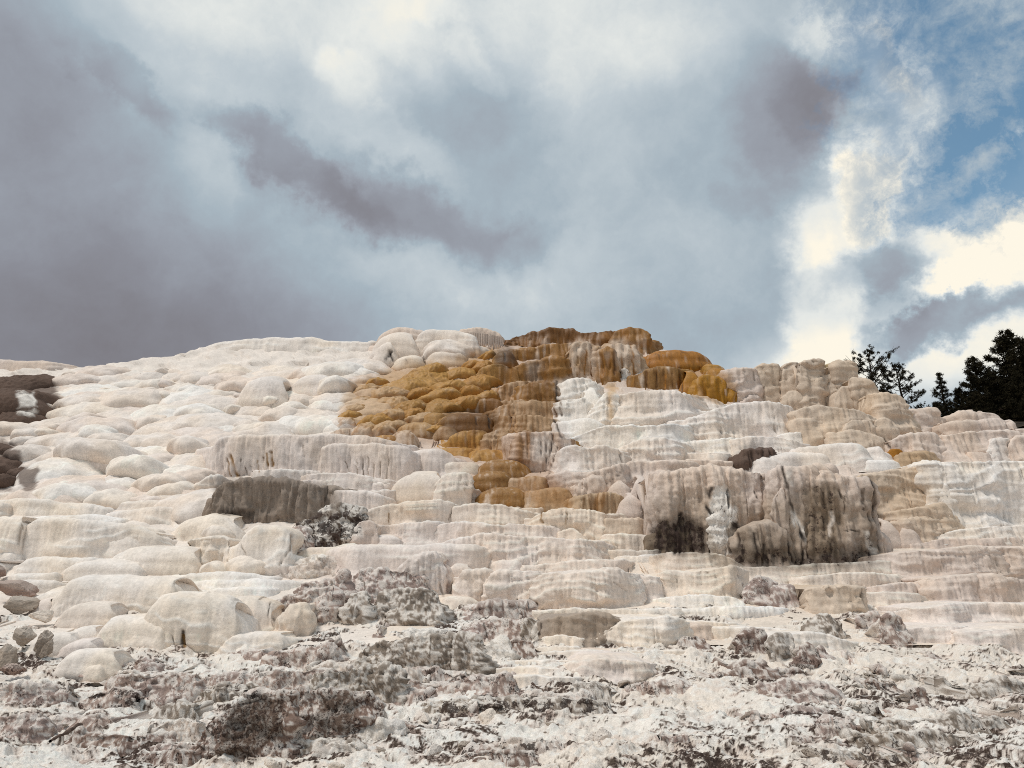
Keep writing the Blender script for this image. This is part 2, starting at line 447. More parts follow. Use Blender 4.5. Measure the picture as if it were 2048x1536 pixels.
def piece(form, lip, foot, style, c, off=0., seed=0, mat=None, name=None, spk=None, top=None):
    st = STYLES[style]; root, origin = FORM[form]
    base = PAL[c]
    if style not in ('block', 'rough'): lip = chaikin(lip, 3)
    else: lip = chaikin(lip, 1)
    blend = style in ('ledge', 'wall', 'smooth', 'drip', 'grey', 'swell')
    if blend:
        ex = min(34., .22 * (lip[-1, 0] - lip[0, 0]))
        lip = np.vstack([lip[0] + [-ex, ex * .22], lip, lip[-1] + [ex, ex * .22]])
    seg = np.r_[0, np.cumsum(np.hypot(*np.diff(lip, axis=0).T))]
    n = int(np.clip(seg[-1] / SP, 12, 330))
    s = np.linspace(0, seg[-1], n)
    px = np.interp(s, seg, lip[:, 0]); py = np.interp(s, seg, lip[:, 1])
    foot = np.asarray(foot, float)
    yb = np.full(n, float(foot)) if foot.ndim == 0 else np.interp(px, foot[:, 0], foot[:, 1])
    ybm = float(np.median(yb))
    yb = np.maximum(yb, py + 5)
    dm = float(D(px.mean(), ybm)); u = dm / FPX
    e = np.minimum(s, s[-1] - s); wr = min(st['wrap'], s[-1] * .42)
    endw = np.where(e < wr, 1 - np.sqrt(np.clip(1 - (1 - e / wr) ** 2, 0, 1)), 0)
    if blend:
        wr = ex * 1.5; endw = 1.9 * np.clip(1 - e / wr, 0, 1) ** 1.7
    q1 = np.stack([px / 90., np.full(n, seed * 3.7), yb / 200], -1)
    sc = perlin(q1, 2) * 16 + perlin(q1 * 3, 4) * 5
    if style in ('pillow', 'mound', 'omound'): sc *= .35
    # the front bows out in the middle of a lobe and turns back into the hill at its ends
    bow = (1 - np.sin(np.linspace(0, np.pi, n))) * (min(26., s[-1] * .12) if style in ('pillow', 'mound', 'omound') else min(12., s[-1] * .05))
    d = D(px, ybm) + (endw * wr * (1.7 if 'rf' in st else .8) + sc + bow) * u + off
    if style in ('ledge', 'drip', 'wall', 'rough', 'block', 'smooth'):
        a = {'rough': 3.0, 'block': 1.5}.get(style, 1.4)
        py = py + a * perlin(np.stack([px / 16, np.full(n, seed * 1.3), px * 0], -1), 6) + a * .8 * perlin(np.stack([px / 45, np.full(n, seed * 1.3), px * 0], -1), 9)
    L0 = EYE + ray(px, py) * d[:, None]
    zf = EYE[2] + ray(px, yb)[:, 2] * d
    # ends run back into the hillside
    for side in (0, -1):
        ext = np.repeat(L0[side][None], 2, 0); ext[:, 1] += np.array([50, 130]) * u
        pe = project(ext[:1])[0][0]
        ext[:, 2] = np.minimum(ext[:, 2], slope_z(pe, ext[:, 1] - off) - np.array([0, 6]) * u)
        zz = np.minimum(np.repeat(zf[side], 2), ext[:, 2] - 4 * u)
        if side == 0: L0 = np.vstack([ext[::-1], L0]); zf = np.r_[zz, zf]
        else: L0 = np.vstack([L0, ext]); zf = np.r_[zf, zz]
    n += 4
    tx = np.gradient(L0[:, :2], axis=0); tx /= np.linalg.norm(tx, axis=1)[:, None] + 1e-9
    nor = np.stack([tx[:, 1], -tx[:, 0]], -1)
    k5 = np.ones(5) / 5
    for a in (0, 1): nor[:, a] = np.convolve(np.pad(nor[:, a], 2, 'edge'), k5, 'valid')
    nor /= np.linalg.norm(nor, axis=1)[:, None] + 1e-9
    if style in ('pillow', 'mound', 'omound', 'swell'):
        ee = np.r_[0, 0, e, 0, 0]; wp = min(44., s[-1] * .3)
        tap = np.sqrt(np.clip(1 - np.clip(1 - ee / wp, 0, 1) ** 2.2, 0, 1))
        L0[:, 2] = zf + np.maximum(L0[:, 2] - zf, 0) * (.10 + .90 * tap)
    H = np.maximum(L0[:, 2] - zf, 4 * u)
    r = H * st['rf'] if 'rf' in st else np.minimum(st['r'] * u, H * .6)
    hp = float(np.median(H) / u)
    if 'rf' in st: nw, nl = int(np.clip(hp * .5 / SP, 4, 50)), int(np.clip(hp * st['rf'] * 1.3 / SP, 6, 50))
    else: nw, nl = int(np.clip(hp / SP, 4, 90)), 6
    ntr = 14 if 'rf' in st else 10
    ext = 16 * u
    cols_f, cols_z, wt = [], [], []
    tw = np.linspace(0, 1, nw)
    for t in tw:
        cols_f.append(np.full(n, (st['bulge'] * math.sin(math.pi * min(1, t * 1.0)) + st['lean'] * t + st['flare'] * (1 - t) ** 3) * u) + 0 * r)
        cols_z.append(zf - ext + t * (H - r + ext)); wt.append(0)
    rx = np.minimum(r, 60 * u) if 'rf' in st else r
    for a in np.linspace(0, math.pi / 2, nl + 1)[1:]:
        cols_f.append(st['lean'] * u - rx * (1 - math.cos(a))); cols_z.append(L0[:, 2] - r + r * math.sin(a)); wt.append(a / (math.pi / 2))
    qs = np.linspace(0, 1, ntr + 1)[1:]
    for q in qs:
        cols_f.append(st['lean'] * u - rx); cols_z.append(L0[:, 2].copy()); wt.append(1 + q)
    Fw = np.stack(cols_f, 1); Z = np.stack(cols_z, 1); wt = np.array(wt)
    m = len(wt)
    P = np.empty((n, m, 3))
    P[..., 0] = L0[:, None, 0] + nor[:, None, 0] * Fw
    P[..., 1] = L0[:, None, 1] + nor[:, None, 1] * Fw
    P[..., 2] = Z
    # the tread runs back from the lip until it meets the slope behind
    kt = m - ntr - 1
    pxl = project(P[:, kt])[0]
    y0, z0 = P[:, kt, 1].copy(), P[:, kt, 2].copy()
    run = np.clip((slope_y(pxl, z0) - (y0 - off)) * st.get('run', 1.12), 24 * u, {'rough': 70, 'pillow': 90, 'swell': 130}.get(style, 330) * u)
    y1 = y0 + run; z1 = slope_z(pxl, y1 - off) - 5 * u
    hump = st.get('hump', .25 if style in ('pillow', 'swell') else .0)
    for k, q in enumerate(qs):
        P[:, kt + 1 + k, :2] = P[:, kt, :2]; P[:, kt + 1 + k, 1] = y0 + q * run
        P[:, kt + 1 + k, 2] = z0 + (z1 - z0) * q + hump * run * math.sin(math.pi * q) * .5
    Q = P / u
    gu = np.gradient(P, axis=0); gv = np.gradient(P, axis=1)
    Nn = np.cross(gu, gv); Nn /= np.linalg.norm(Nn, axis=-1, keepdims=True) + 1e-9
    if Nn[n // 2, nw // 2, 1] > 0: Nn = -Nn
    disp = np.zeros((n, m))
    for k, (a, wl) in enumerate(st['n']):
        disp += a * perlin(Q / wl, seed % 7 + k)
    wallm = np.where(wt <= 0, 1., np.clip(1 - wt * .8, 0.15, 1))[None]
    fa, fw = st['fl']
    flute = 1 - 2 * np.abs(perlin(Q * np.array([1, 1, .10]) / fw, 21))
    disp += fa * flute * wallm
    disp += fa * .4 * (1 - 2 * np.abs(perlin(Q * np.array([1, 1, .12]) / (fw * .42), 22))) * wallm
    sa, sw = st['st']
    disp += sa * perlin(Q * np.array([.05, .05, 1.]) / sw, 23) * wallm
    rimcol = 0
    if 'rim' in st:
        ra, rw = st['rim']
        ph = Q[..., 2] / rw + .9 * perlin(Q * np.array([0, 0, 1]) / 31, 32 + seed % 5) + 1.5 * perlin(Q * np.array([1, 1, .5]) / 130, 33) + .30 * perlin(Q * np.array([1, 1, .5]) / 26, 35)
        fr = ph - np.floor(ph)
        act = sstep(-.35, .35, perlin(Q * np.array([1, 1, 2]) / 75, 37)) * wallm
        stair = np.floor(ph) + sstep(.72, 1., fr)
        ref = stair[:, kt:kt + 1]
        disp += ra * np.clip(ref - stair, 0, 4) * act + ra * .35 * np.exp(-((fr - .70) / .10) ** 2) * act
        rimcol = np.exp(-((fr - .74) / .12) ** 2) * act
    if 'bl' in st:
        ba, bw, bh = st['bl']
        wv = perlin(Q / 30, 31) * 1.1
        disp += ba * (cellrand(Q[..., 0] / bw + wv, Q[..., 2] / bh + wv * .7, seed) - .5) * 2 * wallm
    disp *= np.where(wt > 1.2, .4, 1)[None]
    # ---- colour
    big = fbm(Q / 60, 61, 3)
    strk = perlin(Q * np.array([1, 1, .07]) / 5, 63) + .7 * perlin(Q * np.array([1, 1, .05]) / 14, 64)
    lay = perlin(Q * np.array([.03, .03, 1]) / 6, 65)
    v = 1 + .08 * big + wallm * (.075 * strk + .07 * lay)
    col = base[None, None] * v[..., None]
    warm = np.array([1.02, .985, .94]); cool = np.array([.99, 1.0, 1.03])
    mixc = sstep(-.5, .5, fbm(Q / 110, 67, 2))[..., None]
    col = col * (warm * mixc + cool * (1 - mixc))
    lipm = np.exp(-((wt - .75) / .45) ** 2)[None] * st['lip'] * (.6 + .8 * perlin(Q / 18, 69))
    lipm = np.clip(lipm, 0, 1)[..., None]
    col = col * (1 - lipm) + (np.minimum(base * 1.25 + .05, .82)) * lipm
    if 'rim' in st:
        a = (rimcol * .40)[..., None]
        col = col * (1 - a) + np.minimum(base * 1.2 + .06, .84) * a
    if form == 'OT':
        # algae run down the face in streaks of rust, brown and bleached cream
        s1 = perlin(Q * np.array([1, 1, .06]) / 8, 131) + .5 * perlin(Q * np.array([1, 1, .1]) / 3.2, 133)
        s2 = fbm(Q * np.array([1, 1, .35]) / 38, 135, 3)
        a = (sstep(.05, .6, s1 + .4 * s2) * .75)[..., None]; col = col * (1 - a) + PAL['B'] * a
        a = (sstep(.25, .9, -s1 + .5 * perlin(Q / 50, 137)) * .65)[..., None]; col = col * (1 - a) + PAL['c'] * a
        a = (sstep(.1, .7, s2) * .35)[..., None]; col = col * (1 - a) + PAL['O'] * a
    sp = np.zeros((n, m))
    if style == 'rough' or spk is not None:
        s0 = .34 if spk is None else spk
        mot = sstep(-.25, .35, fbm(Q / 22, 71, 4, .6))
        f1 = fbm(Q / 9, 73, 3, .65); f2 = fbm(Q / 30, 75, 3)
        pk = (sstep(.05, .3, f1 + .6 * f2) * .55)[..., None]
        if style == 'rough': col = col * (1 - pk) + base * .42 * pk
        crust = PAL['W'] if top is None else PAL[top]
        topm = np.clip(wt - .25, 0, .85)[None] * (.5 + .6 * mot)
        if style == 'rough':
            a = np.clip(np.maximum(topm, sstep(-.12, .15, -f1 - .5 * f2) * .72), 0, 1)[..., None]
            col = col * (1 - a) + crust * a
        sp = np.clip(s0 * (.55 + .75 * mot) * np.where(wt > .6, .55, 1)[None], 0, 1)
    if style == 'cliff' and form == 'DC':
        dk = (sstep(.15, .8, strk + .5 * big) * wallm * .42)[..., None]
        col = col * (1 - dk) + PAL['M'] * dk
    if style in ('drip', 'grey'):
        dk = sstep(.25, .75, strk)[..., None] * wallm[..., None] * .35
        col = col * (1 - dk) + base * .5 * dk
    gr = stain_and_shade(P, u, col, sp)
    P = P + Nn * ((disp - gr) * u)[..., None]
    if not (P[n // 2, 0, 2] < P[n // 2, nw, 2]): pass
    F = grid_faces(n, m)
    ctr = P[n // 2, 0].copy()
    rgba = np.concatenate([np.clip(col, .01, .86), sp[..., None]], -1).reshape(-1, 4)
    if mat is None: mat = {'rough': M_OLD, 'omound': M_WET}.get(style, M_DRY)
    me = make_mesh(name or NAMES[style], (P - ctr).reshape(-1, 3), F[:, ::-1], rgba, mat)
    return link(name or NAMES[style], me, root, (ctr - origin).tolist())


def arc(x0, x1, yt, yb, p=2.4, drop=.75, k=13):
    s = np.linspace(-1, 1, k); s = np.sign(s) * (1 - (1 - np.abs(s)) ** 1.5)
    y = yt + (1 - (1 - np.abs(s) ** p) ** (1 / p)) * drop * (yb - yt)
    return np.stack([(x0 + x1) / 2 + s * (x1 - x0) / 2, y], -1)


def dome(form, x0, x1, yt, yb, c, seed=0, mat=None, rib=0., spk=0., sink=0.):
    """a bulge of flowstone lying on the slope: gentle uphill, steep downhill"""
    root, origin = FORM[form]; base = PAL[c]
    w = x1 - x0; hp = yb - yt; cx = (x0 + x1) / 2
    prot = min(.80 * hp, .50 * w)
    cy = yt + prot * .92
    d = float(D(cx, cy)); u = d / FPX
    C = EYE + ray(cx, cy) * d
    py_ = np.array([cy + 12, cy - 12]); A = EYE + ray(np.full(2, cx), py_) * D(np.full(2, cx), py_)[:, None]
    up = A[1] - A[0]; up[0] = 0; up /= np.linalg.norm(up)
    roll = random.uniform(.12, .5) if rib else random.uniform(-.22, .22)
    ax = np.array([math.cos(roll), 0, 0]) + up * math.sin(roll); bx = up * math.cos(roll) - np.array([math.sin(roll), 0, 0])
    nn = np.cross(ax, bx); nn /= np.linalg.norm(nn)
    if nn[1] > 0: nn = -nn
    kr = int(np.clip(w / 2 / SP * 1.15, 7, 36)); ks = int(np.clip(w * 3.1 / SP / 1.5, 24, 130))
    rho = np.linspace(0, 1, kr) ** .8; th = np.arange(ks + 1) * 2 * np.pi / ks
    R_, TH = np.meshgrid(rho, th, indexing='ij')
    ragged = 1 + .16 * np.sin(TH * 2 + seed) * np.sin(seed * 1.7) + .09 * np.sin(TH * 5 + seed * 2.1)
    a = np.cos(TH) * R_ * ragged * w * .56 * u; b = np.sin(TH) * R_ * ragged * w * .46 * u
    f = (1 - R_ ** 2.4) ** .72
    P = C + ax * a[..., None] + bx * (b - .70 * prot * u * f)[..., None] + nn * ((prot * f - 3 - sink) * u)[..., None]
    Q = P / u
    disp = 5.0 * perlin(Q / 42, seed % 9) + 2.4 * perlin(Q / 18, 3) + .8 * perlin(Q / 7, 5)
    if spk: disp = disp + 3.0 * perlin(Q / 9, 6) + 1.8 * perlin(Q / 4.5, 8)
    if rib:
        disp = disp + rib * (1 - 2 * np.abs(perlin(Q * np.array([1, .4, .45]) / 7, 7))) + rib * .8 * perlin(Q / 5, 9)
    P = P + nn * (disp * u * (.35 + .65 * f))[..., None]
    big = fbm(Q / 40, 61, 3); strk = perlin(Q * np.array([1, .2, .15]) / 5, 63)
    col = base * (1 + .09 * big + .05 * strk)[..., None]
    mixc = sstep(-.5, .5, fbm(Q / 80, 67, 2))[..., None]
    col = col * (np.array([1.02, .975, .93]) * mixc + np.array([.99, 1.0, 1.02]) * (1 - mixc))
    sp = np.full(R_.shape, spk)
    if rib:
        a_ = (sstep(.0, .7, perlin(Q / 11, 141) + .5 * big) * .55)[..., None]; col = col * (1 - a_) + PAL['O'] * a_
        a_ = (sstep(.25, .9, -perlin(Q / 14, 143) + .3 * strk) * .5)[..., None]; col = col * (1 - a_) + PAL['C'] * a_
        a_ = (sstep(.05, .6, perlin(Q / 15, 145) + .5 * strk) * .65)[..., None]; col = col * (1 - a_) + PAL['B'] * a_
    stain_and_shade(P, u, col, sp)
    V = P.reshape(-1, 3)
    Fq = grid_faces(kr, ks + 1)
    ctr = C
    rgba = np.concatenate([np.clip(col, .01, .86), sp[..., None]], -1).reshape(-1, 4)
    F = Fq[:, ::-1]
    nm = 'ribbed_mound' if rib else 'bulbous_mound'
    me = make_mesh(nm, V - ctr, F, rgba, mat or M_DRY)
    return link(nm, me, root, (ctr - origin).tolist())


def formation(key, name, px, py, label, cat, group=None):
    loc = EYE + ray(px, py) * float(D(px, py))
    e = bpy.data.objects.new(name, None); COL.objects.link(e); e.location = loc.tolist(); e.empty_display_size = .5
    tag(e, label, cat, group)
    FORM[key] = (e, loc)

# ------------------------------------------------------------------ formations of the hill
formation('MS', 'mound_slope', 300, 980, 'smooth white bulbous travertine slope below the grey storm cloud', 'rock slope')
formation('SC', 'summit_cap', 860, 735, 'white bulging travertine cap with a dripstone fringe on the skyline', 'rock formation')
formation('OT', 'orange_terraces', 1050, 960, 'orange and brown stained travertine terraces spilling down from the summit', 'terrace formation')
formation('RC', 'crest_cliff', 1600, 880, 'tan cliff of upright cracked blocks on the skyline beside the pines', 'cliff')
formation('WT', 'pale_tiers', 1400, 960, 'pale pinkish white tiers below the orange dome and the tan cliff', 'terrace formation')
formation('RS', 'stepped_shoulder', 1900, 920, 'pink tan stepped shoulder of rock in front of the dark conifers', 'rock formation')
formation('LC', 'grooved_ledges', 650, 960, 'cream ledges with dark drip grooves above the grey dripstone wall', 'terrace formation')
formation('DG', 'grey_dripstone_wall', 600, 1080, 'dark grey dripstone wall with black speckled rock at its foot', 'rock wall')
formation('CS', 'cream_steps', 1050, 1190, 'long low cream travertine steps below the orange terraces', 'terrace formation')
formation('DC', 'streaked_cliff', 1550, 1130, 'tall brown cliff streaked black and white above the thin ledges', 'cliff')
formation('RW', 'white_wall', 1900, 1080, 'bluish white wall beside the streaked brown cliff at the picture edge', 'rock wall')
formation('PT', 'pillow_terraces', 300, 1290, 'rounded cream pillow terraces piled above the crusted ground', 'terrace formation')
formation('LB', 'low_ledges', 1700, 1230, 'low pinkish ledges and blocks below the streaked brown cliff', 'terrace formation')
formation('FG', 'weathered_shelves', 800, 1340, 'broken grey brown weathered shelves with white crusted tops in front of the steps', 'rock formation')
formation('FR', 'speckled_outcrop', 1600, 1340, 'dark speckled broken rock lumps strewn below the low pink ledges', 'rock formation')
formation('BR', 'brown_outcrop', 40, 950, 'brown lichen covered rock outcrop at the edge of the white mound slope', 'rock outcrop')


def ov(t, pts, soft, c, amt, sp=-1): overlays.append((poly(t, pts), soft, PAL[c], amt, sp))
def sk(t, pts, hw, c='K', amt=.85, dep=2.0): strokes.append((poly(t, pts), hw, PAL[c], amt, dep))


# stains: bacterial orange and brown round the summit, grey and black lichen on the dead terraces
ov(2, '150,470 450,400 700,360 1000,265 1040,235 1200,180 1350,150 1900,150 1960,280 1720,420 1650,470 1360,470 1360,600 1390,800 1340,1000 1470,1220 1150,1215 850,1180 830,1000 700,870 520,850 250,810 90,700 150,600', 14, 'O', .30)
ov(2, '130,480 400,400 700,350 1000,270 1040,300 1000,480 900,600 780,700 560,760 300,760 80,700', 10, 'o', .45)
ov(4, '1310,1180 1500,1110 1640,1120 1660,1330 1500,1470 1220,1480 1320,1320', 10, 'K', .65, .6)
ov(5, '-20,1120 130,1080 200,1120 180,1320 -20,1330', 8, 'K', .6, .5)
ov(2, '700,655 1000,650 1030,760 900,775 760,775 680,740', 10, 'B', .75)
ov(2, '870,900 1100,900 1230,1030 1110,1100 1230,1200 1470,1215 1440,1110 1200,1020 1000,860 720,840 720,900', 12, 'O', .35)
ov(2, '985,290 1060,270 1115,300 1115,370 990,380', 8, 'k', .6)
ov(2, '1160,480 1355,475 1350,590 1180,590', 8, 'B', .4)
ov(2, '1030,245 1130,200 1300,155 1440,155 1500,185 1690,170 1690,210 1500,225 1300,230 1150,260', 8, 'B', .7)
ov(2, '1440,250 1560,250 1590,300 1600,450 1560,455 1530,330 1480,330 1470,440 1430,440', 10, 'c', .55)
ov(2, '1670,250 1830,255 1840,400 1800,400 1780,300 1760,420 1710,420', 10, 'c', .6)
ov(2, '1160,375 1280,370 1260,470 1190,470', 8, 'g', .6, .35)
ov(2, '1215,800 1330,780 1350,930 1220,930', 9, 'w', .7)
ov(2, '1640,520 1690,480 1720,520 1690,600 1705,720 1655,730 1660,640', 6, 'o', .6)
ov(2, '1360,460 1600,460 1620,700 1560,800 1370,720', 12, 'W', .5)
ov(3, '30,390 200,375 330,430 390,600 260,605 60,560', 7, 'Y', .6)
ov(3, '-30,300 120,305 230,385 100,385 -30,380', 8, 'O', .5)
ov(1, '-20,450 300,452 345,570 230,675 -20,720', 7, 'M', .9, .30)
ov(1, '118,548 205,545 210,625 125,625', 4, 'W', .95)
ov(1, '100,655 190,645 200,668 110,672', 4, 'W', .9)
ov(1, '-20,820 40,825 125,930 110,990 60,1000 60,1110 -20,1110', 6, 'M', .9, .25)
ov(1, '105,975 220,985 215,1100 150,1120 110,1060', 5, 'M', .85, .2)
ov(1, '1250,1060 1330,1040 1880,1075 1960,1105 2000,1150 1980,1290 1800,1300 1270,1230', 14, 'G', .75, .3)
ov(1, '1830,1330 1900,1290 1960,1330 1940,1420 1860,1410', 4, 'W', .85, .5)
ov(1, '1860,1215 1930,1210 1920,1240 1850,1245', 3, 'W', .8, .4)
ov(1, '2000,1330 2110,1320 2120,1380 2030,1390', 4, 'W', .7, .6)
ov(1, '1300,1215 1480,1230 1480,1275 1310,1250', 6, 'k', .7)
ov(3, '-120,1150 300,1130 450,1200 700,1100 1100,1150 1220,1480 900,1560 350,1560 -120,1480', 26, 'U', .5)
ov(3, '-130,1320 60,1250 190,1330 200,1490 -120,1490', 12, 'k', .75, .7)
ov(3, '340,1420 560,1440 720,1480 1180,1440 1180,1560 350,1560', 14, 'k', .6, .6)
ov(3, '760,1100 900,1050 980,1150 960,1500 780,1500', 14, 'u', .7, .5)
ov(3, '380,1350 560,1330 700,1400 740,1540 380,1540', 16, 'u', .45, .3)
ov(3, '1090,1080 1180,1150 1220,1480 1100,1480', 12, 'u', .6, .4)
ov(3, '230,1085 310,1090 320,1210 370,1225 340,1300 290,1330 330,1490 265,1490 240,1380 200,1290 215,1180', 3, 'W', 1.0, .45)
ov(3, '680,1215 720,1210 770,1330 770,1420 730,1390 690,1290', 4, 'W', .9, .2)
ov(3, '660,1010 690,1010 690,1090 660,1080', 3, 'E', .7, .3)
ov(3, '905,1230 925,1230 925,1390 905,1390', 3, 'w', .7)
ov(3, '1110,1350 1140,1360 1180,1480 1150,1480', 3, 'E', .7, .5)
ov(3, '1170,1280 1390,1300 1380,1440 1200,1450', 14, 'p', .5)
ov(3, '1100,1040 1470,975 1560,1180 1400,1300 1180,1280', 14, 't', .2)
ov(4, '1560,400 1640,370 1990,290 2020,390 2048,430 1700,440', 6, 'R', .3, .4)
strk = [  # streaks, cracks and grooves, plus painted shade of hollows and block sides
    (1, '1350,910 1390,1030', 9, 'b'), (1, '1330,930 1355,1030', 4, 'b'), (1, '1300,970 1320,1030', 3, 'K'), (1, '1410,930 1400,1030', 3, 'K'),
    (1, '1440,980 1450,1030', 3, 'K'), (1, '1470,970 1475,1010', 3, 'K'), (1, '1510,940 1515,1000', 3, 'b'), (1, '1540,920 1545,985', 4, 'b'),
    (1, '1565,900 1570,970', 5, 'b'), (1, '1590,890 1600,970', 7, 'b'), (1, '1775,850 1778,915', 5, 'g'),
    (1, '345,630 360,600', 1, 'k'), (1, '1580,500 1578,560', 3, 'g'), (1, '1640,570 1560,640', 2, 'g'),
    (2, '115,945 145,1010', 3, 'g'), (2, '185,940 190,1020', 3, 'g'), (2, '220,930 225,1030', 3, 'K'), (2, '255,920 250,1030', 3, 'g'),
    (2, '285,960 285,1040', 4, 'g'), (2, '330,950 325,1035', 3, 'g'), (2, '375,930 360,1045', 4, 'g'),
    (2, '390,300 350,355', 7, 'N'), (2, '375,300 400,350', 7, 'N'), (2, '575,330 580,380', 4, 'N'), (2, '475,345 480,372', 3, 'K'),  # includes the cave's dark inside under the summit cap, painted as colour
    (2, '1355,480 1350,590', 5, 'k'), (2, '1355,600 1360,690', 6, 'B'), (2, '1380,600 1385,680', 4, 'B'), (2, '1340,700 1385,810', 6, 'k'),
    (2, '1290,800 1295,950', 3, 'M'), (2, '1330,790 1310,960', 3, 'M'), (2, '1360,860 1330,960 1310,1040', 3, 'M'), (2, '1265,800 1265,930', 2, 'M'),
    (2, '640,1165 680,1080', 3, 'g'), (2, '600,1165 600,1150', 2, 'g'), (2, '840,1030 825,1120', 2, 'g'),
    (2, '1270,1250 1275,1305', 6, 'b'), (2, '375,1250 378,1305', 3, 'b'), (2, '1410,1250 1408,1310', 4, 't'), (2, '720,1290 745,1240', 3, 'g'),
    (2, '1480,330 1475,450', 4, 'b'), (2, '1530,290 1520,440', 4, 'O'), (2, '1560,360 1570,450', 5, 'O'), (2, '1690,300 1695,440', 7, 'B'), (2, '1735,290 1740,400', 4, 'O'),
    (2, '1790,270 1800,440', 4, 'O'), (2, '1880,420 1880,510', 7, 'B'), (2, '1940,430 1940,515', 5, 'B'), (2, '1990,440 1990,515', 5, 'O'), (2, '2030,430 2030,515', 4, 'B'),
    (2, '1050,310 1055,370', 4, 'N'), (2, '1400,420 1405,450', 5, 'B'), (2, '880,690 885,760', 5, 'k'), (2, '960,680 965,750', 5, 'k'), (2, '1080,660 1090,760', 5, 'B'), (2, '1110,660 1105,740', 5, 'B'),
    (2, '1730,900 1725,1020 1640,1080', 3, 'G'),
    (3, '40,400 45,540', 6, 'B'), (3, '620,385 622,560', 6, 'G'), (3, '720,370 725,480', 4, 'G'), (3, '470,420 470,470', 3, 'G'), (3, '870,370 868,520', 3, 'g'),
    (3, '1040,470 1045,560', 4, 'g'), (3, '955,515 960,530', 3, 'K'), (3, '1230,820 1255,865', 6, 'k'), (3, '575,745 590,780', 6, 'g'), (3, '262,770 264,795', 2, 'G'),
    (3, '645,1000 675,1110 685,1200 740,1350 760,1400 745,1540', 6, 'N'), (3, '215,1110 185,1210 215,1260', 7, 'N'), (3, '310,1110 315,1220', 3, 'k'),
    (3, '205,1300 215,1480', 4, 'N'), (3, '345,1250 335,1330 350,1480', 5, 'N'), (3, '465,1370 475,1540', 5, 'N'), (3, '525,1430 520,1540', 4, 'N'),
    (3, '385,1370 400,1530', 5, 'k'), (3, '650,1410 690,1540', 4, 'N'), (3, '40,1250 35,1480', 7, 'N'), (3, '10,1330 5,1480', 8, 'N'), (3, '820,1200 830,1480', 5, 'K'), (3, '870,1130 880,1400', 4, 'K'),
    (3, '1110,1040 1170,1180 1190,1460', 5, 'k'), (3, '1130,1250 1150,1400', 6, 'K'), (3, '960,1110 980,1160', 4, 'K'), (3, '1000,1350 1080,1350', 3, 'k'), (3, '920,1400 910,1540', 5, 'K'),
    (3, '475,1120 485,1160', 3, 'k'), (3, '1090,1110 1110,1230', 3, 'K'), (3, '990,1150 995,1280', 3, 'K'),
    (4, '1075,735 1068,825', 9, 'k'), (4, '1075,760 1085,825', 8, 'b'), (4, '1010,760 1028,825', 3, 'K'), (4, '1345,200 1330,330', 3, 'g'), (4, '1410,220 1440,290', 3, 'g'),  # includes the slit opening's dark inside, painted and grooved into the mound
    (4, '1710,160 1700,260 1640,350', 6, 'g'), (4, '1580,560 1570,640 1600,710', 3, 'K'), (4, '1590,650 1640,685', 2, 'k'), (4, '330,213 385,213', 2, 'K'), (4, '130,110 110,230', 3, 'g'),  # includes the shaded right side of a smooth block, painted grey
    (5, '718,330 715,510', 7, 'R'), (5, '675,460 690,530', 4, 'G'), (5, '1222,530 1225,590', 5, 'K'), (5, '1180,565 1260,575', 7, 'K'), (5, '1110,545 1180,570', 3, 'K'),  # includes shade on a bulge's right edge, painted along its grooves
    (5, '250,540 240,460 200,430', 3, 'K'), (5, '380,670 340,630', 3, 'k'), (5, '115,600 120,680', 6, 'k'), (5, '60,600 110,620', 3, 'k'),
    (5, '450,780 440,860 445,980', 2.2, 'K'), (5, '615,760 625,820 618,880', 2.5, 'N'), (5, '750,780 745,960', 3, 'K'), (5, '600,560 590,620', 2.5, 'K'), (5, '1480,830 1600,770 1680,720', 2.5, 'g'),
    (5, '1370,640 1390,740', 2, 'g'), (5, '1860,910 1870,960', 3, 'G'), (5, '930,690 960,780', 5, 'k'), (5, '1270,690 1260,780 1220,800', 5, 'k'), (5, '1660,430 1755,500', 2, 'g'),  # includes shade down a boulder's right side and foot, painted dark
    (6, '370,400 375,440', 2, 'K'), (6, '1850,270 1880,400', 2, 'g'), (6, '1560,250 1555,400', 2, 'g'), (6, '1830,240 1835,330', 2, 'g'), (6, '20,440 20,510', 4, 'K'), (6, '200,380 200,460', 2, 'G'), (6, '1760,420 1765,540', 2.5, 'g'),
    (6, '1100,490 1110,610', 4, 'K'), (6, '1510,380 1500,430', 2, 'G'),  # includes the shaded right side of a tan block, painted dark
]
for t, pts, w, c in strk: sk(t, pts, w * TS * (1.7 if t == 3 and float(pts.split(',')[1].split()[0]) > 980 else 1.25), c, .85 if w > 2.6 else .6, 1.6 + w * .25)

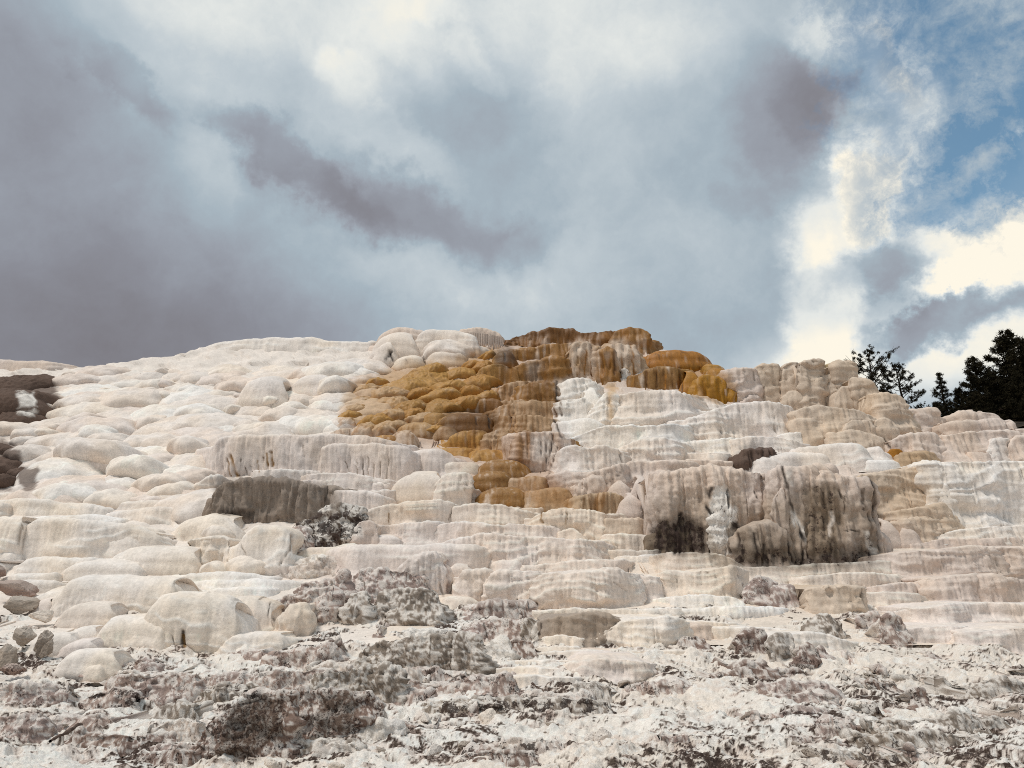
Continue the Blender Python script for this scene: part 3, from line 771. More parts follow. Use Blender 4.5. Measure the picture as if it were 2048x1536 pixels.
DATA = '''
MS 1 smooth p 400 -120,352 130,345 260,355 430,377 480,395
MS 1 smooth C 285 1170,300 1230,255 1290,232 1500,215 1700,207 1850,210 1960,232 2100,240 2200,232
MS 1 pillow w 640 @1395,1700,415
MS 1 pillow w 565 @1690,1975,420
MS 1 mound W 590 @930,1320,522
MS 1 mound w 700 @1660,1990,640
MS 1 mound w 640 @330,650,540
MS 1 mound w 1010 @390,810,770
MS 1 mound W 1085 @650,995,880
MS 1 mound w 1095 @225,405,915
MS 1 mound W 1125 @590,850,1030
MS 1 mound C 1165 @880,1170,1050
MS 1 mound w 960 @60,330,825
MS 1 mound W 830 @460,720,715
MS 1 mound W 700 @1020,1310,600
MS 1 mound w 910 @990,1265,775
MS 1 mound w 1150 @820,1130,990
MS 1 mound W 1060 @940,1235,960
MS 1 mound C 1120 @290,480,1045
MS 1 mound w 790 @-60,200,700
MS 1 mound w 1130 @60,300,1060
BR 1 mound M 520 @-80,330,440
BR 1 mound M 690 @-120,350,500
BR 1 mound M 720 @-100,230,640
BR 1 mound M 940 @-140,110,815
BR 1 mound M 1010 @-120,130,905
BR 1 mound M 1125 @-80,90,1000
BR 1 mound M 1130 @70,230,970
SC 2 smooth p 310 280,250 310,185 380,150 470,147 560,165 640,180 760,170
SC 2 pillow w 345 @270,560,165
SC 2 smooth w 320 520,200 580,170 680,165 780,170 880,200 910,260
SC 2 drip p 245 760,195 800,165 900,158 990,175 1035,205 1046,235
SC 2 mound w 360 @560,890,215
SC 2 pillow w 365 @290,430,225
SC 2 pillow C 395 @395,600,315
SC 2 pillow w 390 @575,840,270
SC 2 mound w 420 @0,380,345
SC 2 mound W 470 @-120,250,350
SC 2 mound W 600 @-60,190,420
OT 2 wall B 255 1000,280 1040,240 1120,205 1230,180 1300,160 1440,162 1500,190 1560,180 1690,175 1720,200
OT 2 wall b 285 1685,235 1700,170 1800,160 1880,175 1898,235
OT 2 pillow o 250 @1500,1625,195
OT 2 pillow O 262 @1580,1730,205
OT 2 wall b 345 1010,320 1100,280 1250,280 1330,255 1440,250 1470,290
OT 2 cliff t 465 1325,430 1380,330 1430,260 1500,235 1570,240 1640,300 1695,430
OT 2 cliff b 470 1560,330 1640,275 1700,300 1700,420
OT 2 cliff t 410 1625,265 1680,240 1780,245 1830,265 1860,340
OT 2 pillow O 395 1840,280 1960,280 2040,283 2130,305 2210,340 2260,375
OT 2 rough w 465 1690,420 1720,405 1780,405 1810,440
OT 2 drip b 520 1835,430 1900,390 2050,390 2090,400
OT 2 omound b 380 @895,1010,275
OT 2 pillow B 385 @980,1120,275
OT 2 wall b 490 875,450 910,395 1000,375 1110,375 1140,420
OT 2 wall b 480 1100,395 1190,372 1340,330 1400,340
OT 2 rough g 478 1150,400 1190,375 1270,370 1288,425
OT 2 wall b 600 1155,500 1200,480 1350,475 1362,500
OT 2 wall t 580 1010,510 1080,482 1180,478
OT 2 drip B 660 830,610 900,578 1015,573 1030,600
OT 2 wall t 625 1005,600 1080,574 1170,582
OT 2 wall t 700 970,650 1060,602 1180,590 1370,590 1390,610
OT 2 wall t 790 1010,680 1120,655 1350,690 1390,720
OT 2 pillow B 780 640,700 700,662 800,655 960,655 1015,695 1030,760
OT 2 pillow b 730 @560,740,655
OT 2 pillow t 800 @420,670,708
OT 2 pillow t 806 @625,785,735
OT 2 pillow T 855 @375,555,752
OT 2 pillow o 858 @250,500,780
OT 2 ledge c 805 60,770 150,742 250,758 340,752 400,780
OT 2 wall o 865 705,830 760,782 850,770 940,770 960,800
OT 2 wall t 880 935,800 960,770 1060,755 1140,762
OT 2 wall p 990 1110,785 1200,770 1390,770 1400,800
OT 2 smooth o 915 680,862 760,850 890,858 920,880
OT 2 smooth o 940 870,875 1000,868 1095,885 1120,910
OT 2 pillow b 1040 870,955 940,935 1050,930 1150,960 1215,1015
OT 2 pillow b 1105 830,1020 900,1000 1000,1010 1080,1040 1120,1095
OT 2 smooth t 1100 1070,1045 1180,1025 1285,1028
OT 2 pillow b 1210 870,1140 930,1100 1100,1095 1160,1110 1225,1200
OT 2 smooth t 1225 1140,1115 1250,1100 1380,1100 1440,1120 1475,1215
OT 2 wall t 1250 1450,1155 1550,1132 1640,1120 1740,1130 1775,1200
OT 2 omound o 600 @575,780,488
OT 2 omound o 450 @690,870,375
OT 2 omound o 520 @800,1000,420
OT 2 omound o 670 @390,590,558
OT 2 omound o 655 @550,790,562
OT 2 omound o 620 @125,310,538
OT 2 omound o 630 @300,490,540
OT 2 omound o 730 @85,220,622
OT 2 omound o 660 @730,910,528
OT 2 omound o 535 @380,630,435
OT 2 omound o 590 @280,460,480
OT 2 omound o 740 @200,400,640
OT 2 omound o 770 @300,470,680
OT 2 omound o 480 @480,720,395
OT 2 omound o 560 @150,350,465
OT 2 omound o 710 @470,640,630
OT 2 omound o 420 @800,930,325
OT 2 omound o 537 @230,380,430
OT 2 omound o 457 @520,710,340
OT 2 omound o 552 @650,820,440
OT 2 omound o 747 @640,790,640
OT 2 omound o 710 @430,590,600
OT 2 omound o 577 @780,930,470
OT 2 omound o 430 @860,980,330
OT 2 omound o 712 @330,460,610
OT 2 omound o 685 @120,260,580
OT 2 omound o 807 @560,710,700
OT 2 omound o 807 @260,410,700
OT 2 omound o 667 @680,830,560
OT 2 omound o 587 @480,630,480
OT 2 omound o 602 @880,1010,500
OT 2 omound o 760 @60,180,660
OT 2 omound o 805 @160,300,700
WT 2 wall W 580 1350,505 1400,462 1540,460 1570,485
WT 2 pillow W 700 1485,570 1540,490 1600,485 1620,545
WT 2 wall W 710 1350,595 1430,565 1520,566 1540,600
WT 2 wall W 740 1560,650 1600,590 1680,530 1720,580
WT 2 wall w 760 1690,570 1760,535 1900,525 2060,530 2110,545
WT 2 smooth W 815 1345,700 1430,690 1570,692 1620,720
WT 2 ledge W 870 1380,815 1480,785 1600,745 1660,735 1750,735 1860,742 2060,728
WT 2 pillow b 862 @1350,1580,815
WT 2 wall w 1010 1355,890 1400,860 1480,850 1560,862 1600,840 1680,855 1740,880
WT 2 wall w 960 1720,860 1800,825 1880,795 1990,800 2080,835
WT 2 wall p 1130 1340,1020 1400,1000 1460,1010 1530,1000 1650,990 1740,960
WT 2 cliff p 1140 @1460,1625,1020
WT 2 wall p 1100 1640,1000 1740,955 1900,945 2060,930 2150,945
WT 2 pillow p 1210 @1770,1940,1020
WT 2 pillow p 1150 @1880,2070,990
WT 2 pillow p 1170 @1640,1810,1055
WT 2 pillow p 1270 @1700,1880,1130
WT 2 pillow p 1260 @1850,2040,1100
WT 3 wall w 670 -40,565 60,545 200,560 285,610
WT 3 ledge w 730 -20,655 100,645 190,660 260,690
WT 3 wall w 800 -30,710 100,700 200,650 330,615 480,595 560,588 640,605 720,640 738,730
WT 3 ledge W 760 160,715 300,665 400,690 530,700
WT 3 ledge W 880 -60,835 100,822 360,810 400,830
WT 3 ledge w 910 340,815 500,795 640,800 730,832
WT 3 ledge W 840 650,785 760,770 900,780 928,822
WT 3 smooth w 970 710,860 850,842 1000,830 1100,835 1145,885
WT 3 smooth w 960 1110,865 1200,840 1250,885
WT 3 ledge w 945 10,905 200,890 290,892
WT 3 ledge p 990 -60,948 150,932 340,952
WT 3 grey M 975 355,905 430,862 560,865 605,908
WT 3 rough R 950 265,900 300,880 335,905
WT 3 smooth w 990 455,940 550,905 700,890 890,897
WT 3 pillow W 990 1045,970 1100,940 1200,930 1330,945 1348,972
WT 3 wall O 935 @1245,1345,872
WT 3 wall t 970 1320,910 1400,890 1500,896
OT 3 pillow O 560 @30,170,388
OT 3 cliff Y 610 110,490 170,432 260,440 320,500 375,598
OT 3 pillow O 470 @170,340,395
OT 3 pillow o 410 @165,290,375
RC 3 block p 610 270,410 400,396 480,396 500,410
RC 3 wall p 600 @320,470,432
RC 3 block T 600 465,405 490,375 560,370 618,376
RC 3 block T 610 612,402 640,378 680,362 725,362
RC 3 block T 650 715,368 800,352 868,347
RC 3 block V 560 862,374 900,364 938,364
RC 3 block T 660 930,368 960,353 1045,358
RC 3 block T 640 860,450 950,440 1060,470
RC 3 block T 720 1030,455 1100,455 1150,475 1190,535
RC 3 wall T 810 1170,545 1260,550 1340,580 1372,645
RC 3 wall T 840 720,645 800,615 960,620 1080,640 1200,700
RC 3 wall T 845 730,705 850,690 960,720 1060,760
RC 3 wall T 700 @940,1060,510
RC 3 wall T 860 @980,1180,700
RC 3 wall T 850 @1150,1300,690
RC 3 wall T 640 @640,780,540
RC 3 wall T 870 900,790 1050,770 1200,790 1240,830
RS 3 block p 790 1350,645 1450,632 1535,622 1562,665
RS 3 ledge p 745 1340,712 1450,695 1570,690
RS 3 block p 735 1545,690 1650,662 1750,650 1880,655 1930,695
RS 3 block p 840 1550,722 1700,705 1850,700 1990,695 2005,740
RS 3 block p 900 1980,750 2048,735 2160,735
RS 3 wall p 930 1270,820 1350,790 1500,780 1575,805
RS 3 wall p 930 1590,835 1650,815 1745,822
RS 3 wall p 930 1560,790 1720,770 1900,760 2100,790
RS 3 wall w 950 @1830,1990,800
RS 3 wall p 950 @1960,2160,790
RS 3 ledge p 950 1720,880 1850,900 1990,920
RW 3 wall T 1330 1090,1035 1200,1002 1350,980 1475,962
RW 3 pillow T 1315 @1160,1300,1180
RW 3 pillow p 1440 @1180,1330,1285
RW 3 pillow p 1440 @1290,1440,1320
RW 3 wall T 1400 1290,1230 1400,1215 1560,1195
RW 3 wall T 1420 1330,1290 1450,1270 1600,1260
RW 3 wall E 1360 1455,950 1600,937 1800,935 2000,945 2140,955
RW 3 wall E 1360 @1520,1640,1080
RW 3 pillow W 1350 @1790,1960,1260
RW 3 ledge C 1430 1470,1400 1600,1350 1800,1325 2160,1318
RW 3 ledge p 1440 1350,1430 1500,1400 1700,1395 2160,1380
DC 3 cliff p 1490 -140,1010 100,985 330,990 550,985 650,1010
DC 3 cliff p 1545 540,1010 650,990 690,985 920,985
DC 3 cliff p 1550 670,1000 920,990 1000,1020 1100,1040 1160,1100 1185,1200 1215,1400
DC 3 cliff U 1485 -140,1410 -100,1310 0,1240 70,1235 180,1290
DC 3 cliff p 1560 330,1400 400,1320 560,1290 620,1340 720,1440
DC 3 pillow p 1300 @370,560,1170
DC 3 cliff p 1550 @900,1130,1320
DC 3 cliff p 1540 @560,700,1080
DC 3 wall p 1200 -200,1150 -60,1100 100,1080 220,1130
DC 3 rough E 1500 @205,340,1085
LC 1 drip P 1040 1262,850 1300,797 1450,790 1700,785 1900,788 2048,790 2200,805 2340,832
LC 2 drip P 1060 -30,870 0,846 100,838 300,838 480,850 505,880
LC 2 smooth P 1010 490,880 560,866 640,865 700,870 775,915
LC 1 pillow P 1015 @1650,1920,912
LC 2 smooth c 1015 640,965 740,932 890,950 900,970
LC 2 pillow c 1190 385,1090 420,1020 500,995 600,993 690,1010 730,1100
LC 2 wall c 1200 670,1070 710,1022 800,1008 855,1022 860,1100
LC 2 ledge P 1100 -100,1018 100,1010 230,1030 410,1065
LC 2 ledge P 1115 -140,1052 150,1050 400,1078
LC 2 ledge P 1200 180,1130 300,1115 400,1115
LC 1 ledge w 1060 1490,995 1700,985 1860,1000 2000,1005
LC 1 wall w 1160 1170,1070 1210,1035 1280,1030
DG 1 grey G 1295 1250,1170 1280,1080 1330,1050 1500,1040 1700,1060 1890,1082
DG 1 grey g 1262 1555,1115 1700,1095 1900,1095 2040,1110
DG 1 drip P 1290 1960,1110 2048,1108 2150,1120 2235,1145
DG 1 rough K 1430 1800,1270 1840,1212 1950,1205 2050,1210 2160,1245
DG 1 rough K 1450 1690,1310 1740,1280 1860,1290 2040,1300 2140,1330
DG 1 rough R 1500 1690,1340 1760,1320 1830,1360
DG 4 rough R 310 1720,270 1790,255 1870,260
DG 4 smooth c 320 1700,300 1780,258 1900,245 2048,215 2110,225
DG 4 rough c 410 1600,400 1680,350 1800,310 1900,295 2000,292 2020,340
DG 5 cliff K 385 140,290 150,240 190,230 212,280
CS 2 ledge c 1320 160,1235 380,1200 560,1180 700,1170 768,1195
CS 2 ledge c 1320 735,1220 850,1195 950,1195 1080,1210 1190,1245
CS 2 ledge c 1250 1080,1218 1150,1205 1260,1218
CS 2 wall c 1400 1245,1262 1290,1235 1400,1225 1520,1230 1660,1243
CS 2 wall T 1410 1640,1285 1700,1278 1840,1282
CS 2 ledge P 1400 270,1312 500,1303 650,1300
CS 2 ledge P 1410 580,1390 640,1320 720,1298 900,1310 1020,1320 1080,1305 1190,1315 1350,1330 1410,1355
CS 2 ledge c 1410 1370,1355 1450,1335 1510,1380
CS 2 pillow P 1445 @220,480,1375
CS 2 wall P 1560 590,1455 730,1400 870,1380 900,1365 1030,1368 1250,1385 1500,1390 1580,1405
CS 2 wall p 1450 @170,320,1285
CS 5 smooth P 420 100,228 320,228 500,232 700,228 910,225
CS 5 cliff P 540 460,360 520,290 600,255 680,262 722,330
CS 5 smooth P 375 820,345 850,310 900,305 1000,320
CS 5 smooth P 385 950,345 1000,322 1140,324
CS 5 smooth P 480 715,360 760,330 850,356
CS 5 wall P 565 790,410 830,378 970,380
CS 5 wall P 580 960,430 1000,385 1100,380 1260,382
CS 5 wall P 605 1210,450 1240,405 1330,390 1500,395 1640,390 1660,372 1760,382
CS 5 ledge P 390 1120,347 1300,345 1500,320 1740,318
CS 5 wall P 525 1480,380 1600,365 1740,370 1775,405
CS 5 ledge c 305 1510,262 1700,265 1950,262
CS 5 ledge c 265 1550,208 1660,200 1690,235
CS 5 ledge c 250 1660,170 1760,165 1900,180
CS 5 ledge C 330 1700,298 1850,295 2080,292
CS 5 smooth c 590 690,540 790,528 860,535 910,562
CS 5 ledge C 660 1200,612 1400,605 1700,602 2080,603
CS 5 wall P 540 1740,410 1830,402 1930,410
CS 5 wall g 835 1330,655 1400,640 1650,625 1700,650
CS 5 smooth C 775 1265,700 1300,685 1380,700
CS 5 wall C 840 1540,820 1600,760 1700,690 1800,660 2020,650
CS 5 ledge C 840 1300,765 1400,750 1500,775
CS 5 ledge C 860 1220,835 1340,815 1480,830
CS 5 ledge C 890 1200,862 1500,850 1900,846 2100,850
CS 5 ledge C 930 960,915 1200,905 1500,900
CS 5 wall P 1025 1490,915 1560,897 1700,890 1860,902
CS 5 ledge C 990 960,955 1250,945 1500,955
CS 5 ledge C 1040 940,1000 1200,995 1480,1005
CS 5 pillow c 520 @1920,2080,395
PT 1 smooth w 1170 -60,1127 200,1120 400,1133 600,1140 700,1190
PT 1 smooth C 1260 -60,1165 150,1155 330,1170 500,1190 650,1218
PT 1 smooth w 1200 640,1150 800,1125 1000,1135 1180,1120 1260,1130
PT 1 smooth w 1230 600,1185 850,1170 1000,1180 1250,1160
PT 1 smooth w 1290 610,1245 800,1218 1000,1200 1250,1192 1320,1230
PT 4 smooth C 300 -80,70 0,62 120,56 150,90
PT 4 smooth C 310 105,150 140,90 250,62 450,72 700,100 850,130 950,168
PT 4 smooth W 120 200,62 400,50 600,55 760,78
PT 4 pillow C 310 @475,970,143
PT 4 pillow C 405 @595,1205,238
PT 4 block C 340 1085,240 1110,190 1250,185 1345,190 1355,240
PT 4 mound C 215 970,130 1050,65 1180,50 1350,65 1490,88
PT 4 mound C 215 @1180,1380,103
PT 4 smooth C 400 1385,220 1450,110 1600,108 1705,150 1722,280
PT 4 mound C 410 @1180,1360,318
PT 4 mound C 410 @1330,1620,275
PT 4 smooth C 405 95,345 140,302 350,298 595,308
PT 4 smooth C 320 -80,270 0,262 145,287
PT 4 pillow C 440 @330,890,328
PT 4 smooth C 450 40,410 100,390 350,390
PT 4 smooth C 510 25,455 80,436 350,440
PT 4 swell C 650 345,480 390,422 470,408 700,410 950,420 1060,445
PT 4 smooth W 450 1000,415 1200,385 1450,395 1620,412
PT 4 smooth W 490 1050,455 1250,437 1500,430 1760,440
PT 4 smooth W 530 1120,500 1350,480 1600,475
PT 4 swell C 630 190,520 350,498 480,510 560,560
PT 4 pillow P 645 @175,345,545
PT 4 pillow c 715 @335,715,568
PT 4 swell C 838 838,620 870,550 950,510 1100,500 1250,510 1340,545 1420,600
PT 4 swell c 755 1290,590 1330,548 1400,540 1550,550 1615,660
PT 4 swell C 850 553,760 575,690 640,650 750,640 900,645 985,690
PT 4 pillow C 840 @375,620,708
PT 4 smooth C 840 1300,805 1340,765 1480,748 1620,745 1680,760
PT 4 cliff c 760 1640,700 1660,620 1720,580 1800,580 1790,660
PT 4 pillow C 870 @170,490,753
PT 4 pillow P 890 @335,610,793
PT 4 pillow C 1000 @325,730,838
PT 4 pillow C 1005 @465,640,928
LB 6 ledge c 410 -40,277 200,275 330,300 405,358
LB 6 wall c 530 -60,392 100,380 200,370 340,358
LB 6 ledge c 430 400,362 700,352 950,345 1290,325
LB 6 ledge p 430 1150,295 1400,262 1600,250 1840,242
LB 6 wall p 430 1560,268 1700,252 1850,245
LB 6 wall p 420 1830,250 1950,240 2160,232
LB 6 ledge c 470 730,415 900,397 1050,390 1310,402
LB 6 wall p 440 1360,340 1500,305 1650,310 1840,300
LB 6 wall p 560 1500,425 1650,408 1770,407
LB 6 wall p 560 1760,420 1900,405 2160,445
LB 6 wall p 530 1150,470 1330,450 1510,442
LB 6 block T 630 755,490 870,470 1000,470 1115,477
LB 6 ledge W 590 -60,535 200,525 380,535 425,585
LB 6 ledge W 650 30,605 300,590 540,590 615,602
LB 6 wall c 520 @60,200,440
LB 6 pillow c 525 @215,340,470
LB 6 ledge c 600 1100,510 1250,505 1400,515
LB 6 ledge P 720 1400,600 1650,575 1900,570 2160,580
LB 6 ledge P 840 1700,740 1900,720 2160,700
LB 6 ledge P 800 1350,720 1500,700 1720,700
LB 6 ledge C 720 -40,680 150,672 350,690
LB 6 wall p 780 70,710 150,690 215,700
LB 6 ledge C 780 200,715 400,705 600,720 700,740
LB 6 ledge C 860 560,760 750,745 900,750 1000,790
FR 6 rough R 520 @260,430,415
FR 6 rough R 590 @400,640,420
FR 6 rough R 610 @560,730,470
FR 6 rough R 600 @600,690,500
FR 6 rough r 900 @330,580,735
FR 6 rough g 930 @540,740,760
FR 6 rough r 800 @645,745,738
FR 6 rough r 955 @690,860,795
FR 6 rough R 945 @810,945,830
FR 6 rough g 790 780,660 880,635 980,650 1060,720
FR 6 rough R 740 @1035,1230,628
FR 6 rough R 825 @1180,1390,630
FR 6 rough r 860 @-20,210,765
FR 6 rough K 640 @200,265,580
FR 6 rough r 1060 170,1010 300,985 420,985 510,1000
FR 6 rough r 1000 520,985 650,965 780,975
FR 6 rough R 1010 @1180,1290,955
FR 6 rough R 935 @990,1050,860
FR 6 rough K 1250 @1070,1235,1155
FR 6 rough r 1180 @1380,1500,1075
FR 6 rough g 1075 @1550,1640,1000
FR 6 rough R 1280 @910,1030,1190
FR 6 rough r 1340 @830,960,1290
FR 6 rough R 1310 @440,525,1200
FR 6 rough R 700 @1380,1470,640
FR 6 rough R 900 @1430,1600,850
FG 5 rough R 570 70,490 170,380 320,365 500,375 600,420 630,480
FG 5 rough g 690 265,560 300,512 450,490 640,480 720,560
FG 5 rough g 700 105,575 160,510 240,520 280,570
FG 5 rough R 700 -180,640 -100,560 0,530 110,560
FG 5 rough g 1000 165,850 280,802 380,770 600,760 800,765 945,790
FG 5 rough R 670 740,600 900,590 1050,585 1240,592
FG 5 rough R 800 820,695 950,662 1100,650 1200,660
FG 5 rough g 805 @1120,1285,655
FG 5 rough E 910 935,810 1040,788 1110,800
FG 5 rough r 905 @1060,1240,785
FG 5 rough R 920 -40,800 50,780 120,790
FG 5 rough R 780 255,740 300,700 350,710
FG 5 rough W 780 420,755 500,722 700,720 800,745
FG 5 rough g 1160 -120,985 60,955 200,950 380,945 490,1015
FG 5 rough R 1230 @800,920,1165
FG 4 rough R 700 1570,580 1700,520 1850,470 1990,440
FG 4 rough R 640 1700,470 1780,450 1900,440 2060,390
FG 4 rough r 1500 1060,1470 1180,1330 1300,1190 1420,1120 1600,1100 1750,1085
FG 4 rough r 1440 1640,1130 1750,1080 1860,1085 2060,1090 2200,1110 2280,1250
FG 5 rough r 1300 -20,1160 40,1090 120,1075 190,1110 210,1250
FG 5 rough E 1420 180,1310 260,1270 420,1280 520,1330
FG 5 rough w 1480 -60,1395 80,1385 180,1400 260,1440
FG 4 rough R 1160 590,1000 720,985 900,985 1200,1000
FG 4 rough R 990 590,940 680,905 900,895 950,910
FG 4 rough R 1200 -60,1065 250,1050 450,1075
FG 4 rough R 1380 -60,1235 150,1225 285,1240
FG 4 rough R 930 1560,860 1700,840 1900,820 2010,830
FG 4 rough R 1120 1100,1010 1400,990 1700,960 2100,950
FG 4 rough g 1500 1640,1405 1900,1380 2150,1390
FG 4 rough R 900 1330,860 1450,850 1580,850
'''
WETKEYS = {'OT'}
seed = 0
for ln in DATA.strip().splitlines():
    f = ln.split(); key, t, style, c, foot = f[0], int(f[1]), f[2], f[3], float(f[4])
    fy = tp(t, 0, foot)[1]
    if f[5][0] == '@':
        x0, x1, yt = map(float, f[5][1:].split(','))
        (ax, ay), (bx, _) = tp(t, x0, yt), tp(t, x1, yt)
        if style in ('mound', 'omound'):
            seed += 1
            if style == 'omound':
                c = random.choice('oobOOT') if ax > 765 else random.choice('TcoTc'); gw = random.uniform(0, .22) * (bx - ax); ax -= gw; bx += gw
            dome(key, ax, bx, ay, fy, c, seed, M_WET if style == 'omound' else M_OLD if key == 'BR' else None, 1.8 if style == 'omound' else 0., .25 if key == 'BR' else 0., 5. if style == 'omound' else 0.)
            continue
        lip = arc(ax, bx, ay, fy, 2.6 if style in ('pillow', 'rough', 'wall') else 2.1)
    else:
        lip = poly(t, ' '.join(f[5:]))
        if style == 'pillow': lip = arc(lip[:, 0].min(), lip[:, 0].max(), lip[:, 1].min(), fy, 2.8, .6)
    seed += 1
    kw = {}
    if key in WETKEYS and style != 'rough': kw['mat'] = M_WET
    if style == 'rough' and c in 'EWcg': kw['spk'] = .3
    if key in ('FG', 'FR'): kw['mat'] = M_FORE; kw['off'] = .35 if t == 4 and foot > 1400 else .15
    if style == 'rough' and c in 'KkMrR': kw['spk'] = .68 if c in 'KkM' else .5 if c == 'r' else .42
    piece(key, lip, fy, style, c, seed=seed, **kw)

# dripstone fringe hanging from the summit cap
fr_ = np.random.default_rng(5)
root_, org_ = FORM['SC']
dS = float(D(970, tp(2, 0, 270)[1])) - .35; uS = dS / FPX
for k in range(26):
    q = k / 25.
    ppx, ptop = tp(2, 790 + 245 * q, 190 + 28 * q ** 2)
    ln_ = (20 + 12 * math.sin(q * 2.6) + fr_.uniform(-5, 5)) * uS
    tpt = EYE + ray(ppx, ptop) * (dS + (abs(q - .45) ** 2) * 1.3)
    zz = np.linspace(0, 1, 7); th = np.arange(8) * math.tau / 8
    rad = fr_.uniform(1.6, 2.6) * uS * np.array([1.15, 1.1, 1., .9, .75, .5, .12])
    V = np.stack([np.cos(th)[None] * rad[:, None], np.sin(th)[None] * rad[:, None], np.repeat(-zz[:, None] * ln_, 8, 1)], -1).reshape(-1, 3)
    i_ = np.arange(6)[:, None] * 8; j_ = np.arange(8)[None]
    F_ = np.stack([i_ + j_, i_ + 8 + j_, i_ + 8 + (j_ + 1) % 8, i_ + (j_ + 1) % 8], -1).reshape(-1, 4)
    cc = PAL['p'] * fr_.uniform(.8, 1.08)
    link('dripstone', make_mesh('dripstone', V, F_, np.tile([*cc, 0.], (len(V), 1)), M_DRY), root_, (tpt - org_).tolist())

# low broken ledges of crust across the foreground
fr_ = np.random.default_rng(77)
for k in range(60):
    py = 1540 - 190 * fr_.random() ** .9; px = fr_.uniform(-60, 2100)
    if px < 640 and py < 1345: continue
    L_ = fr_.uniform(90, 380) * (.6 + .4 * (py - 1340) / 200); hh = fr_.uniform(12, 42) * (.7 + .5 * (py - 1340) / 200)
    kk = int(fr_.integers(4, 8)); xs = px + np.sort(np.r_[0, fr_.uniform(0, 1, kk), 1]) * L_
    ys = py - hh * (np.sin(np.linspace(.12, .88, kk + 2) * np.pi) ** .5 * fr_.uniform(.65, 1.1, kk + 2))
    seed += 1
    c = 'gRRrpgRg'[k % 8]
    piece('FG' if px < 1250 else 'FR', np.stack([xs, ys], -1), py, 'rough', c, seed=seed, mat=M_FORE, spk=float(fr_.choice([.3, .4, .5, .65])), off=-.02)

# the hill goes on past the picture's edges
fr_ = np.random.default_rng(91)
for k in range(64):
    side = k % 2; py = float(fr_.uniform(880 if side else 800, 1300)); px = float(fr_.uniform(2040, 2480) if side else fr_.uniform(-440, -40))
    L_ = fr_.uniform(140, 330); hh = fr_.uniform(18, 55)
    if not side: px -= L_ * .8
    xs = px + np.linspace(0, 1, 6) * L_; ys = py - hh + fr_.uniform(-4, 4, 6)
    seed += 1
    if side: piece('RW' if py < 1120 else 'LB', np.stack([xs, ys], -1), py, fr_.choice(['ledge', 'wall']), 'pPwcCp'[k % 6], seed=seed)
    elif py < 980: dome('MS', px, px + L_, py - hh, py, 'wWCw'[k % 4], seed)
    else: piece('PT', np.stack([xs, ys], -1), py, 'smooth', 'CcwC'[k % 4], seed=seed)

# the many lesser mounds of the white slope, row below row
taken = np.array([[300, 700], [1500, 520]])
y = 372.0
row = 0
left_x = lambda yy: np.interp(yy, [360, 440, 700, 800, 1100], [420, 250, 150, 60, 130])
right_x = lambda yy: np.interp(yy, [360, 480, 640, 730, 770, 960, 1110], [2120, 2100, 2020, 1700, 1150, 1080, 1080])
while y < 1120:
    f = (y - 372) / 750
    w0 = 170 + 150 * f; h0 = 60 + 62 * f
    x = left_x(y) - random.uniform(0, w0)
    while x < right_x(y):
        w = w0 * random.uniform(.45, 2.1); h = h0 * random.uniform(.6, 1.5)
        yy = y + random.uniform(-.35, .35) * h0
        (ax, ay), (bx, by) = tp(1, x, yy), tp(1, x + w, yy + h)
        top = np.interp((ax + bx) / 2, SKY_X, SKY_Y)
        if ay > top + 1 and x > left_x(yy) - 60:
            seed += 1
            dome('MS', ax, bx, ay, by, random.choice('WwwwCPP'), seed, None, 0, 0, random.uniform(0, 10))
        x += w * random.uniform(.62, .95)
    y += h0 * .50
    row += 1

# ------------------------------------------------------------------ the hillside under the terraces and the crusted ground in front
def uniq(a): return np.array(sorted(set(np.round(a, 2))))


def hill_sheet():
    cx = uniq(np.r_[np.linspace(-3000, -700, 40), np.arange(-700, -80, 14.), np.arange(-80, 2130, 5.0), np.arange(2130, 2800, 14.), np.linspace(2800, 5000, 40)])
    nv = 190
    t = np.linspace(0, 1, nv)
    PX = np.repeat(cx[:, None], nv, 1)
    top = np.interp(cx, SKY_X, SKY_Y) + 7
    PY = 1290 + (top[:, None] - 1290) * t[None]
    dd = D(PX, PY)
    P = EYE + ray(PX, PY) * dd[..., None]
    u = dd / FPX
    # treads and risers
    hgt = 26 * u
    z = P[..., 2] + 20 * u * fbm(P / 3.5, 81, 3)
    lv = z / hgt; fr = lv - np.floor(lv)
    P[..., 2] += (sstep(.1, .75, fr) - fr) * hgt * .8 * sstep(1290, 1230, PY) * sstep(560, 800, PX)
    P[..., 1] += (.04 + .16 * sstep(500, 800, PX) + 14 * perlin(P / 1.1, 83) * u + 6 * perlin(P / .4, 84) * u + 3 * perlin(P / .16, 85) * u) * sstep(1300, 1220, PY)
    # over the crest and down the far side
    crest = P[:, -1:].copy()
    back = []
    for k, (dy, dz) in enumerate([(1.5, .1), (6, -.1), (16, -1.2), (45, -9), (90, -20)]):
        b = crest.copy(); b[..., 1] += dy; b[..., 2] += dz; back.append(b)
    P = np.concatenate([P] + back, 1)
    m = P.shape[1]
    X, Y = project(P)
    base = np.where((X < 760)[..., None], PAL['w'], np.where((Y > 1000)[..., None], PAL['c'], PAL['p']))
    col = base * (1 + .1 * fbm(P / 1.5, 86, 3))[..., None]
    sp = np.zeros(X.shape)
    stain_and_shade(P, 0.02, col, sp)
    rgba = np.concatenate([np.clip(col, .01, .86), sp[..., None]], -1).reshape(-1, 4)
    me = make_mesh('hillside', P.reshape(-1, 3), grid_faces(len(cx), m)[:, ::-1], rgba, M_DRY)
    tag(link('hillside', me), 'pale terraced travertine hillside rising to the skyline', None, None, 'structure')


